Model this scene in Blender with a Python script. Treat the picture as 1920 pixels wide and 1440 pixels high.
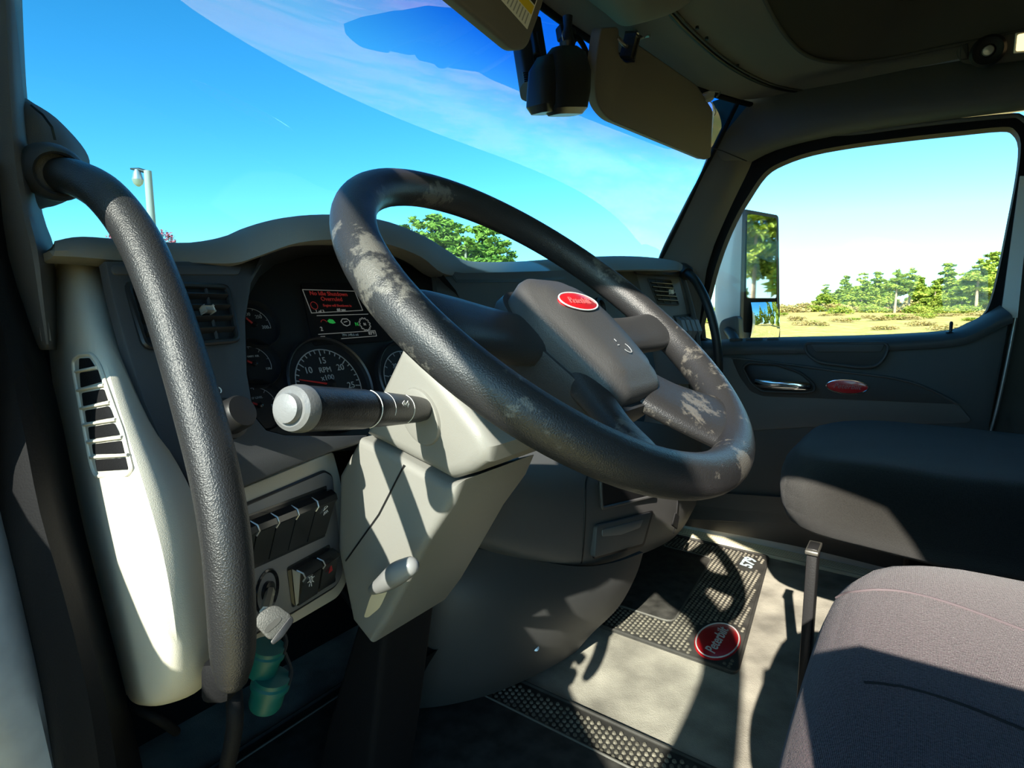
import bpy, bmesh, math, random
from mathutils import Vector, Matrix, noise
random.seed(7)
PI = math.pi
SC = bpy.context.scene
COL = SC.collection
for o in list(bpy.data.objects): bpy.data.objects.remove(o)

# ------------------------------------------------------------------ camera, sky, sun, exposure
# world axes: X to the passenger side, Y to the front of the truck, Z up; cab floor at z = 0
FPX = 1050.0; YAW = math.radians(54.5); PIT = math.atan(130 / FPX); HC = 0.80
FH = Vector((math.sin(YAW), math.cos(YAW), 0)); RT = Vector((math.cos(YAW), -math.sin(YAW), 0)); UPV = Vector((0, 0, 1))
FW = FH * math.cos(PIT) - UPV * math.sin(PIT); UC = UPV * math.cos(PIT) + FH * math.sin(PIT)
CAM = Vector((0, 0, HC))
cd = bpy.data.cameras.new('camera'); cam = bpy.data.objects.new('camera', cd); COL.objects.link(cam)
cd.sensor_width = 36; cd.lens = 36 * FPX / 1920; cd.clip_start = 0.01; cd.clip_end = 2000
cam.matrix_world = Matrix(((RT.x, UC.x, -FW.x, CAM.x), (RT.y, UC.y, -FW.y, CAM.y), (RT.z, UC.z, -FW.z, CAM.z), (0, 0, 0, 1)))
SC.camera = cam

SUN = Vector((1.24, 0.255, -0.80)).normalized()          # the way the sunlight travels
SUN_AZ = math.atan2(-SUN.x, -SUN.y); SUN_EL = math.asin(-SUN.z)
world = bpy.data.worlds.new('sky'); SC.world = world; world.use_nodes = True
wn = world.node_tree.nodes; wl = world.node_tree.links
for n in list(wn): wn.remove(n)
wo = wn.new('ShaderNodeOutputWorld'); bg = wn.new('ShaderNodeBackground'); sk = wn.new('ShaderNodeTexSky')
sk.sky_type = 'NISHITA'; sk.sun_disc = False; sk.sun_elevation = SUN_EL; sk.sun_rotation = SUN_AZ
sk.altitude = 50; sk.air_density = 1.0; sk.dust_density = 0.6; sk.ozone_density = 1.6
def wmath(op, *ins):
    n = wn.new('ShaderNodeMath'); n.operation = op
    for i, v in enumerate(ins):
        if isinstance(v, (int, float)): n.inputs[i].default_value = v
        else: wl.new(v, n.inputs[i])
    return n.outputs[0]
SKY = 0.16                                               # the camera's deep, saturated rendering of a clear sky
sep = wn.new('ShaderNodeSeparateColor'); cmb = wn.new('ShaderNodeCombineColor'); wl.new(sk.outputs[0], sep.inputs[0])
rch = wmath('MULTIPLY', sep.outputs[0], SKY)
wl.new(wmath('MINIMUM', wmath('MULTIPLY', wmath('MULTIPLY', rch, rch), 2.0), wmath('MULTIPLY', rch, 1.3)), cmb.inputs[0])
gch = wmath('MULTIPLY', wmath('POWER', wmath('MULTIPLY', sep.outputs[1], SKY), 1.3), 2.1)
bch = wmath('MAXIMUM', wmath('MULTIPLY', wmath('POWER', wmath('MULTIPLY', sep.outputs[2], SKY), 1.3), 2.25), gch)
wl.new(gch, cmb.inputs[1]); wl.new(bch, cmb.inputs[2])
wl.new(cmb.outputs[0], bg.inputs[0]); wl.new(bg.outputs[0], wo.inputs[0]); bg.inputs[1].default_value = 1.0
sl = bpy.data.lights.new('sun', 'SUN'); so = bpy.data.objects.new('sun', sl); COL.objects.link(so)
sl.energy = 12.5; sl.angle = math.radians(0.53); sl.color = (1.0, 0.93, 0.80)
so.location = (-20, -4, 13); so.rotation_euler = SUN.to_track_quat('-Z', 'Y').to_euler()
SC.view_settings.view_transform = 'Standard'; SC.view_settings.look = 'None'
SC.view_settings.exposure = 0.0; SC.view_settings.gamma = 1.0; SC.view_settings.use_curve_mapping = False

# ------------------------------------------------------------------ helpers: where a sight line meets a plane of the cab
def ray(x, y): return FW + RT * ((x - 960) / FPX) - UC * ((y - 720) / FPX)
def D(x, y, d): return CAM + ray(x, y) * d
def onX(x, y, X): r = ray(x, y); return CAM + r * (X / r.x)
def onY(x, y, Y): r = ray(x, y); return CAM + r * (Y / r.y)
def onZ(x, y, Z): r = ray(x, y); return CAM + r * ((Z - HC) / r.z)
def plane3(a, b, c): n = (b - a).cross(c - a).normalized(); return (a, n if n.dot(CAM - a) > 0 else -n)
def onP(x, y, pl, h=0.0):
    r = ray(x, y); p0 = pl[0] + pl[1] * h; return CAM + r * ((p0 - CAM).dot(pl[1]) / r.dot(pl[1]))
def frame(pl):                                           # right and up directions lying in a plane
    n = pl[1]; u = UPV.cross(n).normalized(); return u, n.cross(u).normalized(), n

# ------------------------------------------------------------------ materials
MATS = {}
def _sh(name):
    m = bpy.data.materials.new(name); m.use_nodes = True; MATS[name] = m
    nt = m.node_tree; return m, nt, nt.nodes['Principled BSDF']
def plastic(name, col, rough=0.5, bump=0.0, scale=900, spec=0.5, mottled=0.0, metal=0.0, mscale=14, coat=0.0):
    m, nt, b = _sh(name)
    b.inputs['Base Color'].default_value = (*col, 1); b.inputs['Roughness'].default_value = rough
    b.inputs['Specular IOR Level'].default_value = spec; b.inputs['Metallic'].default_value = metal; b.inputs['Coat Weight'].default_value = coat
    tc = nt.nodes.new('ShaderNodeTexCoord')
    if bump:
        t = nt.nodes.new('ShaderNodeTexNoise'); t.inputs['Scale'].default_value = scale; t.inputs['Detail'].default_value = 2
        bp = nt.nodes.new('ShaderNodeBump'); bp.inputs['Strength'].default_value = bump; bp.inputs['Distance'].default_value = 0.001
        nt.links.new(tc.outputs['Object'], t.inputs['Vector']); nt.links.new(t.outputs[0], bp.inputs['Height']); nt.links.new(bp.outputs[0], b.inputs['Normal'])
    if mottled:
        t = nt.nodes.new('ShaderNodeTexNoise'); t.inputs['Scale'].default_value = mscale; t.inputs['Detail'].default_value = 6
        r = nt.nodes.new('ShaderNodeValToRGB'); r.color_ramp.elements[0].position = 0.3; r.color_ramp.elements[1].position = 0.72
        r.color_ramp.elements[0].color = (*[c * (1 - mottled) for c in col], 1); r.color_ramp.elements[1].color = (*[min(1, c * (1 + mottled)) for c in col], 1)
        nt.links.new(tc.outputs['Object'], t.inputs['Vector']); nt.links.new(t.outputs[0], r.inputs[0]); nt.links.new(r.outputs[0], b.inputs['Base Color'])
    return m
def emis(name, col, s):
    m, nt, b = _sh(name); b.inputs['Base Color'].default_value = (*[c * .4 for c in col], 1); b.inputs['Roughness'].default_value = .5
    b.inputs['Emission Color'].default_value = (*col, 1); b.inputs['Emission Strength'].default_value = s; return m
beige = plastic('beige_plastic', (.56, .53, .45), .55, .25, 1400)
beige_soft = plastic('soft_dash_pad', (.20, .19, .165), .75, .25, 1200)
slate = plastic('slate_plastic', (.05, .052, .056), .6, .25, 1500)
grey = plastic('grey_plastic', (.12, .118, .117), .5, .25, 1400)
colgrey = plastic('column_plastic', (.24, .235, .215), .45, .2, 1100)
doorgrey = plastic('door_plastic', (.060, .060, .060), .6, .25, 1200)
doorlite = plastic('door_light_plastic', (.105, .103, .098), .6, .2, 1200)
doordark = plastic('door_insert_plastic', (.034, .034, .034), .6, .2, 1200)
head = plastic('headliner_cloth', (.19, .176, .155), .9, .5, 700)
headdark = plastic('overhead_plastic', (.075, .070, .063), .75, .3, 900)
pillar = plastic('pillar_plastic', (.105, .105, .106), .65, .3, 1100)
black = plastic('black_plastic', (.012, .012, .013), .45, .1, 1500)
gloss = plastic('gloss_black_plastic', (.012, .012, .014), .18, .0)
rubber = plastic('black_rubber', (.006, .006, .007), .75, .3, 600, spec=.2)
grip = plastic('grip_rubber', (.020, .020, .021), .38, .55, 900)
chrome = plastic('chrome', (.75, .75, .76), .12, metal=1)
silver = plastic('silver_plastic', (.5, .5, .49), .35, metal=.6)
steel = plastic('steel', (.5, .48, .42), .35, metal=.9)
red = plastic('red_badge', (.55, .012, .018), .3, coat=.5)
redprint = plastic('red_print', (.45, .02, .02), .5)
white = plastic('white_print', (.8, .8, .78), .5)
greyprint = plastic('grey_print', (.35, .36, .37), .5)
paint = plastic('white_paint', (.72, .74, .76), .25, coat=.4)
teal = plastic('teal_plastic', (.004, .10, .085), .45)
yellow = plastic('yellow_print', (.75, .55, .02), .5)
keygrey = plastic('key_grey', (.062, .062, .058), .5, .4, 800)
sunvis = plastic('visor_vinyl', (.125, .114, .102), .7, .3, 900)
sill = plastic('sill_plate', (.72, .66, .48), .45, .2, 300)
floorm = plastic('floor_vinyl', (.36, .335, .28), .85, 1.0, 420, mottled=.45, mscale=9)
matm = plastic('mat_rubber', (.045, .043, .038), .7, .3, 500, mottled=.4, mscale=20)
matdot = plastic('mat_dimples', (.17, .155, .12), .65, mottled=.5, mscale=22)
mirrorg = plastic('mirror_glass', (.93, .95, .97), .02, metal=1)
wood = plastic('pole_wood', (.40, .36, .31), .8, .5, 20)
bark = plastic('pine_bark', (.36, .27, .19), .9, mottled=.3, mscale=1)
dispt = emis('display_red', (.8, .06, .05), .10); dispw = emis('display_white', (.6, .6, .55), .16); dispg = emis('display_green', (.05, .75, .12), .2)
lampm = emis('lamp_lens', (1.0, .72, .32), 2.2)

def fabric(name, c1, c2, scale, bump=.6):
    m, nt, b = _sh(name); L = nt.links; tc = nt.nodes.new('ShaderNodeTexCoord')
    w = nt.nodes.new('ShaderNodeTexWave'); w.inputs['Scale'].default_value = scale; w.inputs['Distortion'].default_value = 2.5; w.inputs['Detail'].default_value = 3; w.inputs['Detail Scale'].default_value = 3
    w.bands_direction = 'Y'
    t = nt.nodes.new('ShaderNodeTexNoise'); t.inputs['Scale'].default_value = 520; t.inputs['Detail'].default_value = 3
    mx = nt.nodes.new('ShaderNodeMath'); mx.operation = 'MULTIPLY_ADD'; mx.inputs[1].default_value = .45
    r = nt.nodes.new('ShaderNodeValToRGB'); r.color_ramp.elements[0].position = .38; r.color_ramp.elements[1].position = .85
    r.color_ramp.elements[0].color = (*c1, 1); r.color_ramp.elements[1].color = (*c2, 1)
    L.new(tc.outputs['Object'], w.inputs['Vector']); L.new(tc.outputs['Object'], t.inputs['Vector'])
    L.new(w.outputs['Fac'], mx.inputs[0]); L.new(t.outputs[0], mx.inputs[2]); L.new(mx.outputs[0], r.inputs[0]); L.new(r.outputs[0], b.inputs['Base Color'])
    bp = nt.nodes.new('ShaderNodeBump'); bp.inputs['Strength'].default_value = bump; bp.inputs['Distance'].default_value = .002
    L.new(mx.outputs[0], bp.inputs['Height']); L.new(bp.outputs[0], b.inputs['Normal'])
    b.inputs['Roughness'].default_value = .95; b.inputs['Sheen Weight'].default_value = .25; b.inputs['Specular IOR Level'].default_value = .15
    return m
seatcloth = fabric('purple_seat_cloth', (.012, .006, .010), (.092, .053, .066), 330)
seatblack = fabric('black_seat_cloth', (.006, .0055, .005), (.024, .0225, .019), 380)

def worn():
    m, nt, b = _sh('worn_wheel_leather'); L = nt.links; tc = nt.nodes.new('ShaderNodeTexCoord')
    a = nt.nodes.new('ShaderNodeTexNoise'); a.inputs['Scale'].default_value = 11; a.inputs['Detail'].default_value = 8; a.inputs['Roughness'].default_value = .72
    r = nt.nodes.new('ShaderNodeValToRGB'); r.color_ramp.elements[0].position = .555; r.color_ramp.elements[1].position = .595
    r.color_ramp.elements[0].color = (.024, .024, .025, 1); r.color_ramp.elements[1].color = (.115, .107, .093, 1)
    f = nt.nodes.new('ShaderNodeTexNoise'); f.inputs['Scale'].default_value = 900; f.inputs['Detail'].default_value = 2
    ad = nt.nodes.new('ShaderNodeMath'); ad.operation = 'MULTIPLY_ADD'; ad.inputs[1].default_value = .8
    bp = nt.nodes.new('ShaderNodeBump'); bp.inputs['Strength'].default_value = .5; bp.inputs['Distance'].default_value = .0012
    L.new(tc.outputs['Object'], a.inputs['Vector']); L.new(tc.outputs['Object'], f.inputs['Vector']); L.new(a.outputs[0], r.inputs[0]); L.new(r.outputs[0], b.inputs['Base Color'])
    L.new(f.outputs[0], ad.inputs[0]); L.new(a.outputs[0], ad.inputs[2]); L.new(ad.outputs[0], bp.inputs['Height']); L.new(bp.outputs[0], b.inputs['Normal'])
    b.inputs['Roughness'].default_value = .40; b.inputs['Specular IOR Level'].default_value = .55
    return m
leather = worn()

def glass(name, tint, refl=1.0, band=None, dust=0.0):
    m = bpy.data.materials.new(name); m.use_nodes = True; nt = m.node_tree; L = nt.links
    for n in list(nt.nodes): nt.nodes.remove(n)
    out = nt.nodes.new('ShaderNodeOutputMaterial'); tr = nt.nodes.new('ShaderNodeBsdfTransparent'); gl = nt.nodes.new('ShaderNodeBsdfGlossy')
    gl.inputs['Roughness'].default_value = 0.0; mx = nt.nodes.new('ShaderNodeMixShader')
    lw = nt.nodes.new('ShaderNodeLayerWeight'); lw.inputs['Blend'].default_value = .5
    pw = nt.nodes.new('ShaderNodeMath'); pw.operation = 'POWER'; pw.inputs[1].default_value = 5
    ma = nt.nodes.new('ShaderNodeMath'); ma.operation = 'MULTIPLY_ADD'; ma.inputs[1].default_value = .85 * refl; ma.inputs[2].default_value = .08 * refl; ma.use_clamp = True
    L.new(lw.outputs['Facing'], pw.inputs[0]); L.new(pw.outputs[0], ma.inputs[0]); L.new(ma.outputs[0], mx.inputs[0])
    if band:                                              # the blue shade band at the top of the pane
        tc = nt.nodes.new('ShaderNodeTexCoord'); sx = nt.nodes.new('ShaderNodeSeparateXYZ'); rp = nt.nodes.new('ShaderNodeMapRange')
        rp.inputs['From Min'].default_value = band[0]; rp.inputs['From Max'].default_value = band[1]
        mc = nt.nodes.new('ShaderNodeMix'); mc.data_type = 'RGBA'; mc.inputs[6].default_value = (*tint, 1); mc.inputs[7].default_value = (*band[2], 1)
        L.new(tc.outputs['Object'], sx.inputs[0]); L.new(sx.outputs['Z'], rp.inputs['Value']); L.new(rp.outputs[0], mc.inputs[0]); L.new(mc.outputs[2], tr.inputs['Color'])
    else: tr.inputs['Color'].default_value = (*tint, 1)
    L.new(tr.outputs[0], mx.inputs[1]); L.new(gl.outputs[0], mx.inputs[2]); L.new(mx.outputs[0], out.inputs[0])
    MATS[name] = m; return m

# ------------------------------------------------------------------ mesh helpers
WL = {}
def tag(o, label=None, cat=None, group=None, kind=None):
    if label: o['label'] = label
    if cat: o['category'] = cat
    if group: o['group'] = group
    if kind: o['kind'] = kind
    return o
def link(name, me, mat, parent, c):
    o = bpy.data.objects.new(name, me); COL.objects.link(o)
    if mat is not None and not me.materials: me.materials.append(mat)
    WL[o] = Vector(c); o.location = c if parent is None else Vector(c) - WL[parent]
    if parent is not None: o.parent = parent
    return o
def empty(name, loc):
    o = bpy.data.objects.new(name, None); COL.objects.link(o); o.location = loc; o.empty_display_size = .05; WL[o] = Vector(loc); return o
def finish(name, bm, mat, parent=None, sharp=38, c=None, smooth=True, fixn=True):
    if fixn: bmesh.ops.recalc_face_normals(bm, faces=bm.faces)
    if c is None:
        lo = Vector([min(v.co[i] for v in bm.verts) for i in range(3)]); hi = Vector([max(v.co[i] for v in bm.verts) for i in range(3)]); c = (lo + hi) / 2
    for v in bm.verts: v.co -= c
    sa = math.radians(sharp)
    for f in bm.faces: f.smooth = smooth
    for e in bm.edges:
        if len(e.link_faces) == 2 and e.calc_face_angle(0) > sa: e.smooth = False
    me = bpy.data.meshes.new(name); bm.to_mesh(me); bm.free()
    return link(name, me, mat, parent, c)
def cr(p, n):                                            # Catmull-Rom through points
    out = []; m = len(p)
    for i in range(m - 1):
        a, b, c, d = p[max(i - 1, 0)], p[i], p[i + 1], p[min(i + 2, m - 1)]
        for k in range(n):
            t = k / n; out.append(.5 * ((2 * b) + (c - a) * t + (2 * a - 5 * b + 4 * c - d) * t * t + (3 * b - a - 3 * c + d) * t ** 3))
    out.append(p[-1].copy()); return out
def crc(p, n):                                           # the same, round a closed loop
    out = []; m = len(p)
    for i in range(m):
        a, b, c, d = p[i - 1], p[i], p[(i + 1) % m], p[(i + 2) % m]
        for k in range(n):
            t = k / n; out.append(.5 * ((2 * b) + (c - a) * t + (2 * a - 5 * b + 4 * c - d) * t * t + (3 * b - a - 3 * c + d) * t ** 3))
    return out
def crf(v, n): return [x.x for x in cr([Vector((a, 0, 0)) for a in v], n)]
def grid_rows(rows, nu=4, nv=4):
    R = [cr([Vector(p) for p in r], nu) for r in rows]
    cols = [cr([r[j] for r in R], nv) for j in range(len(R[0]))]
    return [[cols[j][i] for j in range(len(cols))] for i in range(len(cols[0]))]
def surf(name, rows, mat, parent=None, nu=4, nv=4, thick=0.0, away=None, sharp=38):
    """smooth sheet through rows of points, given a thickness on the side away from the viewer"""
    g = grid_rows(rows, nu, nv); bm = bmesh.new(); h = len(g); w = len(g[0])
    vs = [[bm.verts.new(p) for p in r] for r in g]
    for i in range(h - 1):
        for j in range(w - 1): bm.faces.new((vs[i][j], vs[i][j + 1], vs[i + 1][j + 1], vs[i + 1][j]))
    bmesh.ops.recalc_face_normals(bm, faces=bm.faces); bm.normal_update()
    if thick:
        f = bm.faces[:] ; bm.faces.ensure_lookup_table(); mid = bm.faces[len(bm.faces) // 2]
        ref = (away if away is not None else (mid.calc_center_median() - CAM))
        sgn = -1 if mid.normal.dot(ref) > 0 else 1
        nrm = {v: v.normal.copy() * -sgn for v in bm.verts}
        back = [[bm.verts.new(v.co + nrm[v] * thick) for v in r] for r in vs]
        for i in range(h - 1):
            for j in range(w - 1): bm.faces.new((back[i][j], back[i + 1][j], back[i + 1][j + 1], back[i][j + 1]))
        ring = [(0, j) for j in range(w)] + [(i, w - 1) for i in range(1, h)] + [(h - 1, j) for j in range(w - 2, -1, -1)] + [(i, 0) for i in range(h - 2, 0, -1)]
        for k in range(len(ring)):
            a, b = ring[k], ring[(k + 1) % len(ring)]
            bm.faces.new((vs[a[0]][a[1]], vs[b[0]][b[1]], back[b[0]][b[1]], back[a[0]][a[1]]))
    return finish(name, bm, mat, parent, sharp)
def fillet(pts, r, n=5):
    """round the corners of a closed outline; r is one radius or one per corner"""
    out = []; m = len(pts)
    for i in range(m):
        p = Vector(pts[i]); a = Vector(pts[i - 1]) - p; b = Vector(pts[(i + 1) % m]) - p
        rr = r[i] if isinstance(r, (list, tuple)) else r; rr = min(rr, a.length * .48, b.length * .48)
        if rr < 1e-5: out.append(p); continue
        s = p + a.normalized() * rr; e = p + b.normalized() * rr
        for k in range(n + 1):
            t = k / n; out.append(s * (1 - t) ** 2 + p * 2 * t * (1 - t) + e * t * t)
    return out
def plate(name, pts, mat, thick, parent=None, nrm=None, bevel=0.0, seg=2, raise_=0.0, sharp=38):
    """flat outline given thickness behind its front face (front = towards nrm)"""
    pts = [Vector(p) for p in pts]; bm = bmesh.new()
    c = sum(pts, Vector()) / len(pts)
    if nrm is None:
        nn = Vector()
        for i in range(len(pts)): nn += (pts[i] - c).cross(pts[(i + 1) % len(pts)] - c)
        nrm = nn.normalized()
        if nrm.dot(CAM - c) < 0: nrm = -nrm
    nrm = Vector(nrm).normalized()
    a = [bm.verts.new(p + nrm * raise_) for p in pts]; b = [bm.verts.new(p + nrm * (raise_ - thick)) for p in pts]
    fa = bm.faces.new(a); bm.faces.new(b[::-1])
    for i in range(len(pts)): bm.faces.new((a[i], b[i], b[(i + 1) % len(pts)], a[(i + 1) % len(pts)]))
    bmesh.ops.recalc_face_normals(bm, faces=bm.faces)
    if bevel: bmesh.ops.bevel(bm, geom=list(fa.edges), offset=bevel, segments=seg, profile=.5, affect='EDGES', clamp_overlap=True)
    return finish(name, bm, mat, parent, sharp)
def ringplate(name, outer, inner, mat, thick, parent=None, nrm=None, sharp=38):
    """flat frame between two outlines with the same number of points"""
    bm = bmesh.new(); n = len(outer); c = sum(outer, Vector()) / n
    if nrm is None:
        nn = Vector()
        for i in range(n): nn += (outer[i] - c).cross(outer[(i + 1) % n] - c)
        nrm = nn.normalized()
        if nrm.dot(CAM - c) < 0: nrm = -nrm
    nrm = Vector(nrm)
    L = [[bm.verts.new(p + nrm * h) for p in ring] for ring, h in ((outer, 0), (inner, 0), (inner, -thick), (outer, -thick))]
    for k in range(4):
        A, B = L[k], L[(k + 1) % 4]
        for i in range(n): bm.faces.new((A[i], A[(i + 1) % n], B[(i + 1) % n], B[i]))
    return finish(name, bm, mat, parent, sharp)
def box(name, c, size, mat, parent=None, bevel=.0, seg=2, axes=None, sharp=38):
    bm = bmesh.new(); bmesh.ops.create_cube(bm, size=1)
    ax = axes or (Vector((1, 0, 0)), Vector((0, 1, 0)), Vector((0, 0, 1)))
    for v in bm.verts: v.co = Vector(c) + ax[0] * v.co.x * size[0] + ax[1] * v.co.y * size[1] + ax[2] * v.co.z * size[2]
    if bevel: bmesh.ops.bevel(bm, geom=bm.edges[:], offset=bevel, segments=seg, profile=.5, affect='EDGES', clamp_overlap=True)
    return finish(name, bm, mat, parent, sharp)
def loft(name, rings, mat, parent=None, caps=True, closed=False, sharp=38, c=None):
    bm = bmesh.new(); n = len(rings[0]); V = [[bm.verts.new(p) for p in r] for r in rings]
    m = len(rings)
    for k in range(m if closed else m - 1):
        A, B = V[k], V[(k + 1) % m]
        for i in range(n): bm.faces.new((A[i], A[(i + 1) % n], B[(i + 1) % n], B[i]))
    if caps and not closed: bm.faces.new(V[0][::-1]); bm.faces.new(V[-1])
    return finish(name, bm, mat, parent, sharp, c)
def tube_rings(pts, rad, seg=14, closed=False, flat=1.0):
    pts = [Vector(p) for p in pts]; m = len(pts); rings = []; u = None
    for i in range(m):
        t = (pts[(i + 1) % m] - pts[i - 1]) if closed else (pts[min(i + 1, m - 1)] - pts[max(i - 1, 0)])
        t.normalize()
        if u is None: u = t.orthogonal().normalized()
        u = (u - t * u.dot(t)).normalized(); w = t.cross(u)
        r = rad[i] if isinstance(rad, (list, tuple)) else rad
        rings.append([pts[i] + (u * math.cos(2 * PI * k / seg) + w * math.sin(2 * PI * k / seg) * flat) * r for k in range(seg)])
    return rings
def tube(name, pts, rad, mat, parent=None, seg=14, n=1, roundend=False, sharp=50):
    pts = [Vector(p) for p in pts]
    if n > 1:
        if isinstance(rad, (list, tuple)): rad = crf(rad, n)
        pts = cr(pts, n)
    if not isinstance(rad, (list, tuple)): rad = [rad] * len(pts)
    if roundend:
        for e in (0, -1):
            d = (pts[e] - pts[1 if e == 0 else -2]).normalized(); r = rad[e]; P = pts[e]
            add = [(P + d * r * s, r * q) for s, q in ((.35, .93), (.65, .75), (.88, .45), (.98, .15))]
            if e == 0: pts = [a[0] for a in add[::-1]] + pts; rad = [a[1] for a in add[::-1]] + list(rad)
            else: pts = pts + [a[0] for a in add]; rad = list(rad) + [a[1] for a in add]
    return loft(name, tube_rings(pts, list(rad), seg), mat, parent, sharp=sharp)
def lathe(name, base, axis, prof, mat, parent=None, seg=28, sharp=32):
    """prof: (radius, distance along axis) pairs"""
    axis = Vector(axis).normalized(); u = axis.orthogonal().normalized(); w = axis.cross(u)
    rings = [[Vector(base) + axis * h + (u * math.cos(2 * PI * k / seg) + w * math.sin(2 * PI * k / seg)) * max(r, 1e-4) for k in range(seg)] for r, h in prof]
    return loft(name, rings, mat, parent, sharp=sharp)
FONT = None
def text(name, body, pos, xd, yd, size, mat, parent, align='CENTER', thick=.0003, shear=0.0, bold=0.0):
    cu = bpy.data.curves.new(name, 'FONT'); cu.body = body; cu.size = size; cu.align_x = align; cu.align_y = 'CENTER'; cu.extrude = thick; cu.shear = shear; cu.offset = bold; cu.resolution_u = 3
    t = bpy.data.objects.new('tmp_' + name, cu); COL.objects.link(t)
    dg = bpy.context.evaluated_depsgraph_get(); me = bpy.data.meshes.new_from_object(t.evaluated_get(dg))
    bpy.data.objects.remove(t); bpy.data.curves.remove(cu)
    xd = Vector(xd).normalized(); yd = Vector(yd); yd = (yd - xd * yd.dot(xd)).normalized(); zd = xd.cross(yd)
    me.transform(Matrix(((xd.x, yd.x, zd.x, 0), (xd.y, yd.y, zd.y, 0), (xd.z, yd.z, zd.z, 0), (0, 0, 0, 1)))); me.name = name; me.materials.clear()
    return link(name, me, mat, parent, Vector(pos))
def strips(name, segs, width, nrm, mat, parent, thick=.0004):
    """flat printed strokes: every item is a polyline of points"""
    bm = bmesh.new(); nrm = Vector(nrm).normalized()
    for s in segs:
        for a, b in zip(s[:-1], s[1:]):
            a = Vector(a); b = Vector(b); d = (b - a); 
            if d.length < 1e-6: continue
            w = d.cross(nrm).normalized() * width / 2; e = d.normalized() * width * .2
            q = [a - w - e, a + w - e, b + w + e, b - w + e]
            A = [bm.verts.new(p + nrm * thick) for p in q]; B = [bm.verts.new(p) for p in q]
            bm.faces.new(A); bm.faces.new(B[::-1])
            for i in range(4): bm.faces.new((A[i], B[i], B[(i + 1) % 4], A[(i + 1) % 4]))
    return finish(name, bm, mat, parent)
def ell(c, u, v, a, b, n=32, p=2.0):
    out = []
    for k in range(n):
        t = 2 * PI * k / n; x, y = math.cos(t), math.sin(t)
        out.append(Vector(c) + u * (abs(x) ** (2 / p) * (1 if x > 0 else -1) * a) + v * (abs(y) ** (2 / p) * (1 if y > 0 else -1) * b))
    return out
from mathutils.bvhtree import BVHTree
def bvh(o):
    me = o.data; return BVHTree.FromPolygons([v.co + WL[o] for v in me.vertices], [tuple(p.vertices) for p in me.polygons])
def hit(t, x, y, off=0.0, fallback=1.0):                  # where a sight line meets a built surface, lifted off it a little
    d = ray(x, y).normalized(); r = t.ray_cast(CAM, d)
    if r[0] is None: return CAM + ray(x, y) * fallback
    return r[0] - d * off
def pxs(l, f): return [f(*p) for p in l]
# ================================================================== the cab shell
def boxes(name, lst, mat, parent=None):
    bm = bmesh.new()
    for (x0, x1, y0, y1, z0, z1) in lst:
        r = bmesh.ops.create_cube(bm, size=1)
        for v in r['verts']: v.co = Vector(((x0 + x1) / 2 + v.co.x * (x1 - x0), (y0 + y1) / 2 + v.co.y * (y1 - y0), (z0 + z1) / 2 + v.co.z * (z1 - z0)))
    return finish(name, bm, mat, parent)
S = 'structure'
tag(boxes('floor', [(.10, 2.02, -1.2, 1.14, -.04, 0)], floorm), 'grey gritty vinyl cab floor with dust and stains', 'floor', kind=S)
tag(boxes('wall_front', [(.06, 2.04, 1.12, 1.16, -.04, .86), (.06, 2.04, .70, 1.12, .84, .86)], rubber), 'dark firewall behind the dashboard', 'wall', kind=S)
tag(boxes('wall_back', [(.06, 2.04, -1.24, -1.2, -.04, 1.66)], headdark), 'dark rear wall of the cab', 'wall', kind=S)
wr = tag(boxes('wall_right', [(2.0, 2.04, -3.2, 1.14, -.3, .70), (2.0, 2.04, -3.2, .45, 1.33, 1.66), (2.0, 2.04, .62, 1.14, .70, .86), (2.0, 2.04, -3.2, -.24, .70, 1.33)], paint), 'white painted right side of the cab', 'wall', kind=S)
# left side of the cab: a white panel with the driver door opening cut out of it
op_in = [(.50, .0), (.505, .35), (.50, .70), (.475, .90), (.445, 1.06), (.41, 1.17), (.335, 1.24), (.10, 1.265), (-.08, 1.195), (-.20, 1.155), (-.30, 1.03), (-.34, .6), (-.34, .0)]
op_out = [(1.14, -.3), (1.14, .35), (1.14, .70), (.90, .90), (.62, 1.30), (.52, 1.5), (.45, 1.66), (.05, 1.66), (-.18, 1.66), (-.6, 1.66), (-1.2, 1.66), (-1.2, .6), (-1.2, -.3)]
wlft = tag(ringplate('wall_left', [Vector((.05, y, z)) for y, z in op_out], [Vector((.05, y, z)) for y, z in op_in], paint, .04, None, (-1, 0, 0)), 'white painted left side of the cab around the open driver door', 'wall', kind=S)
# the driver door stands open, hinged at its front edge
HG = Vector((.045, .575, 0)); HE = Vector((-1, -1, 0)).normalized(); HNn = Vector((-HE.y, HE.x, 0))
def dv(s, z): return HG + HE * s + Vector((0, 0, z))
d2 = empty('door_2', dv(0, -.2)); tag(d2, 'open driver door with window, outside the left edge of the picture', 'door', kind=S)
dwin = crc([dv(s, z) for s, z in ((.10, .80), (.12, .93), (.17, 1.06), (.23, 1.20), (.33, 1.292), (.50, 1.292), (.66, 1.275), (.82, 1.245), (.895, 1.19), (.875, 1.08), (.82, .94), (.75, .83), (.50, .79), (.25, .785))], 3)
dout = crc([dv(s, z) for s, z in ((.0, .73), (.04, .95), (.09, 1.12), (.16, 1.26), (.31, 1.345), (.50, 1.36), (.66, 1.36), (.86, 1.36), (1.0, 1.30), (1.01, 1.08), (1.0, .94), (1.0, .73), (.50, .73), (.25, .73))], 3)
ringplate('window_frame', dout, dwin, rubber, .03, d2, HNn)
plate('door_shell', [dv(s, z) for s, z in ((.0, -.25), (1.0, -.25), (1.0, .75), (0, .75))], doorgrey, .06, d2, HNn, .01)
plate('window_glass', dwin, glass('driver_door_glass', (.95, .98, .98), .5), .004, d2, HNn, raise_=-.012)

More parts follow.
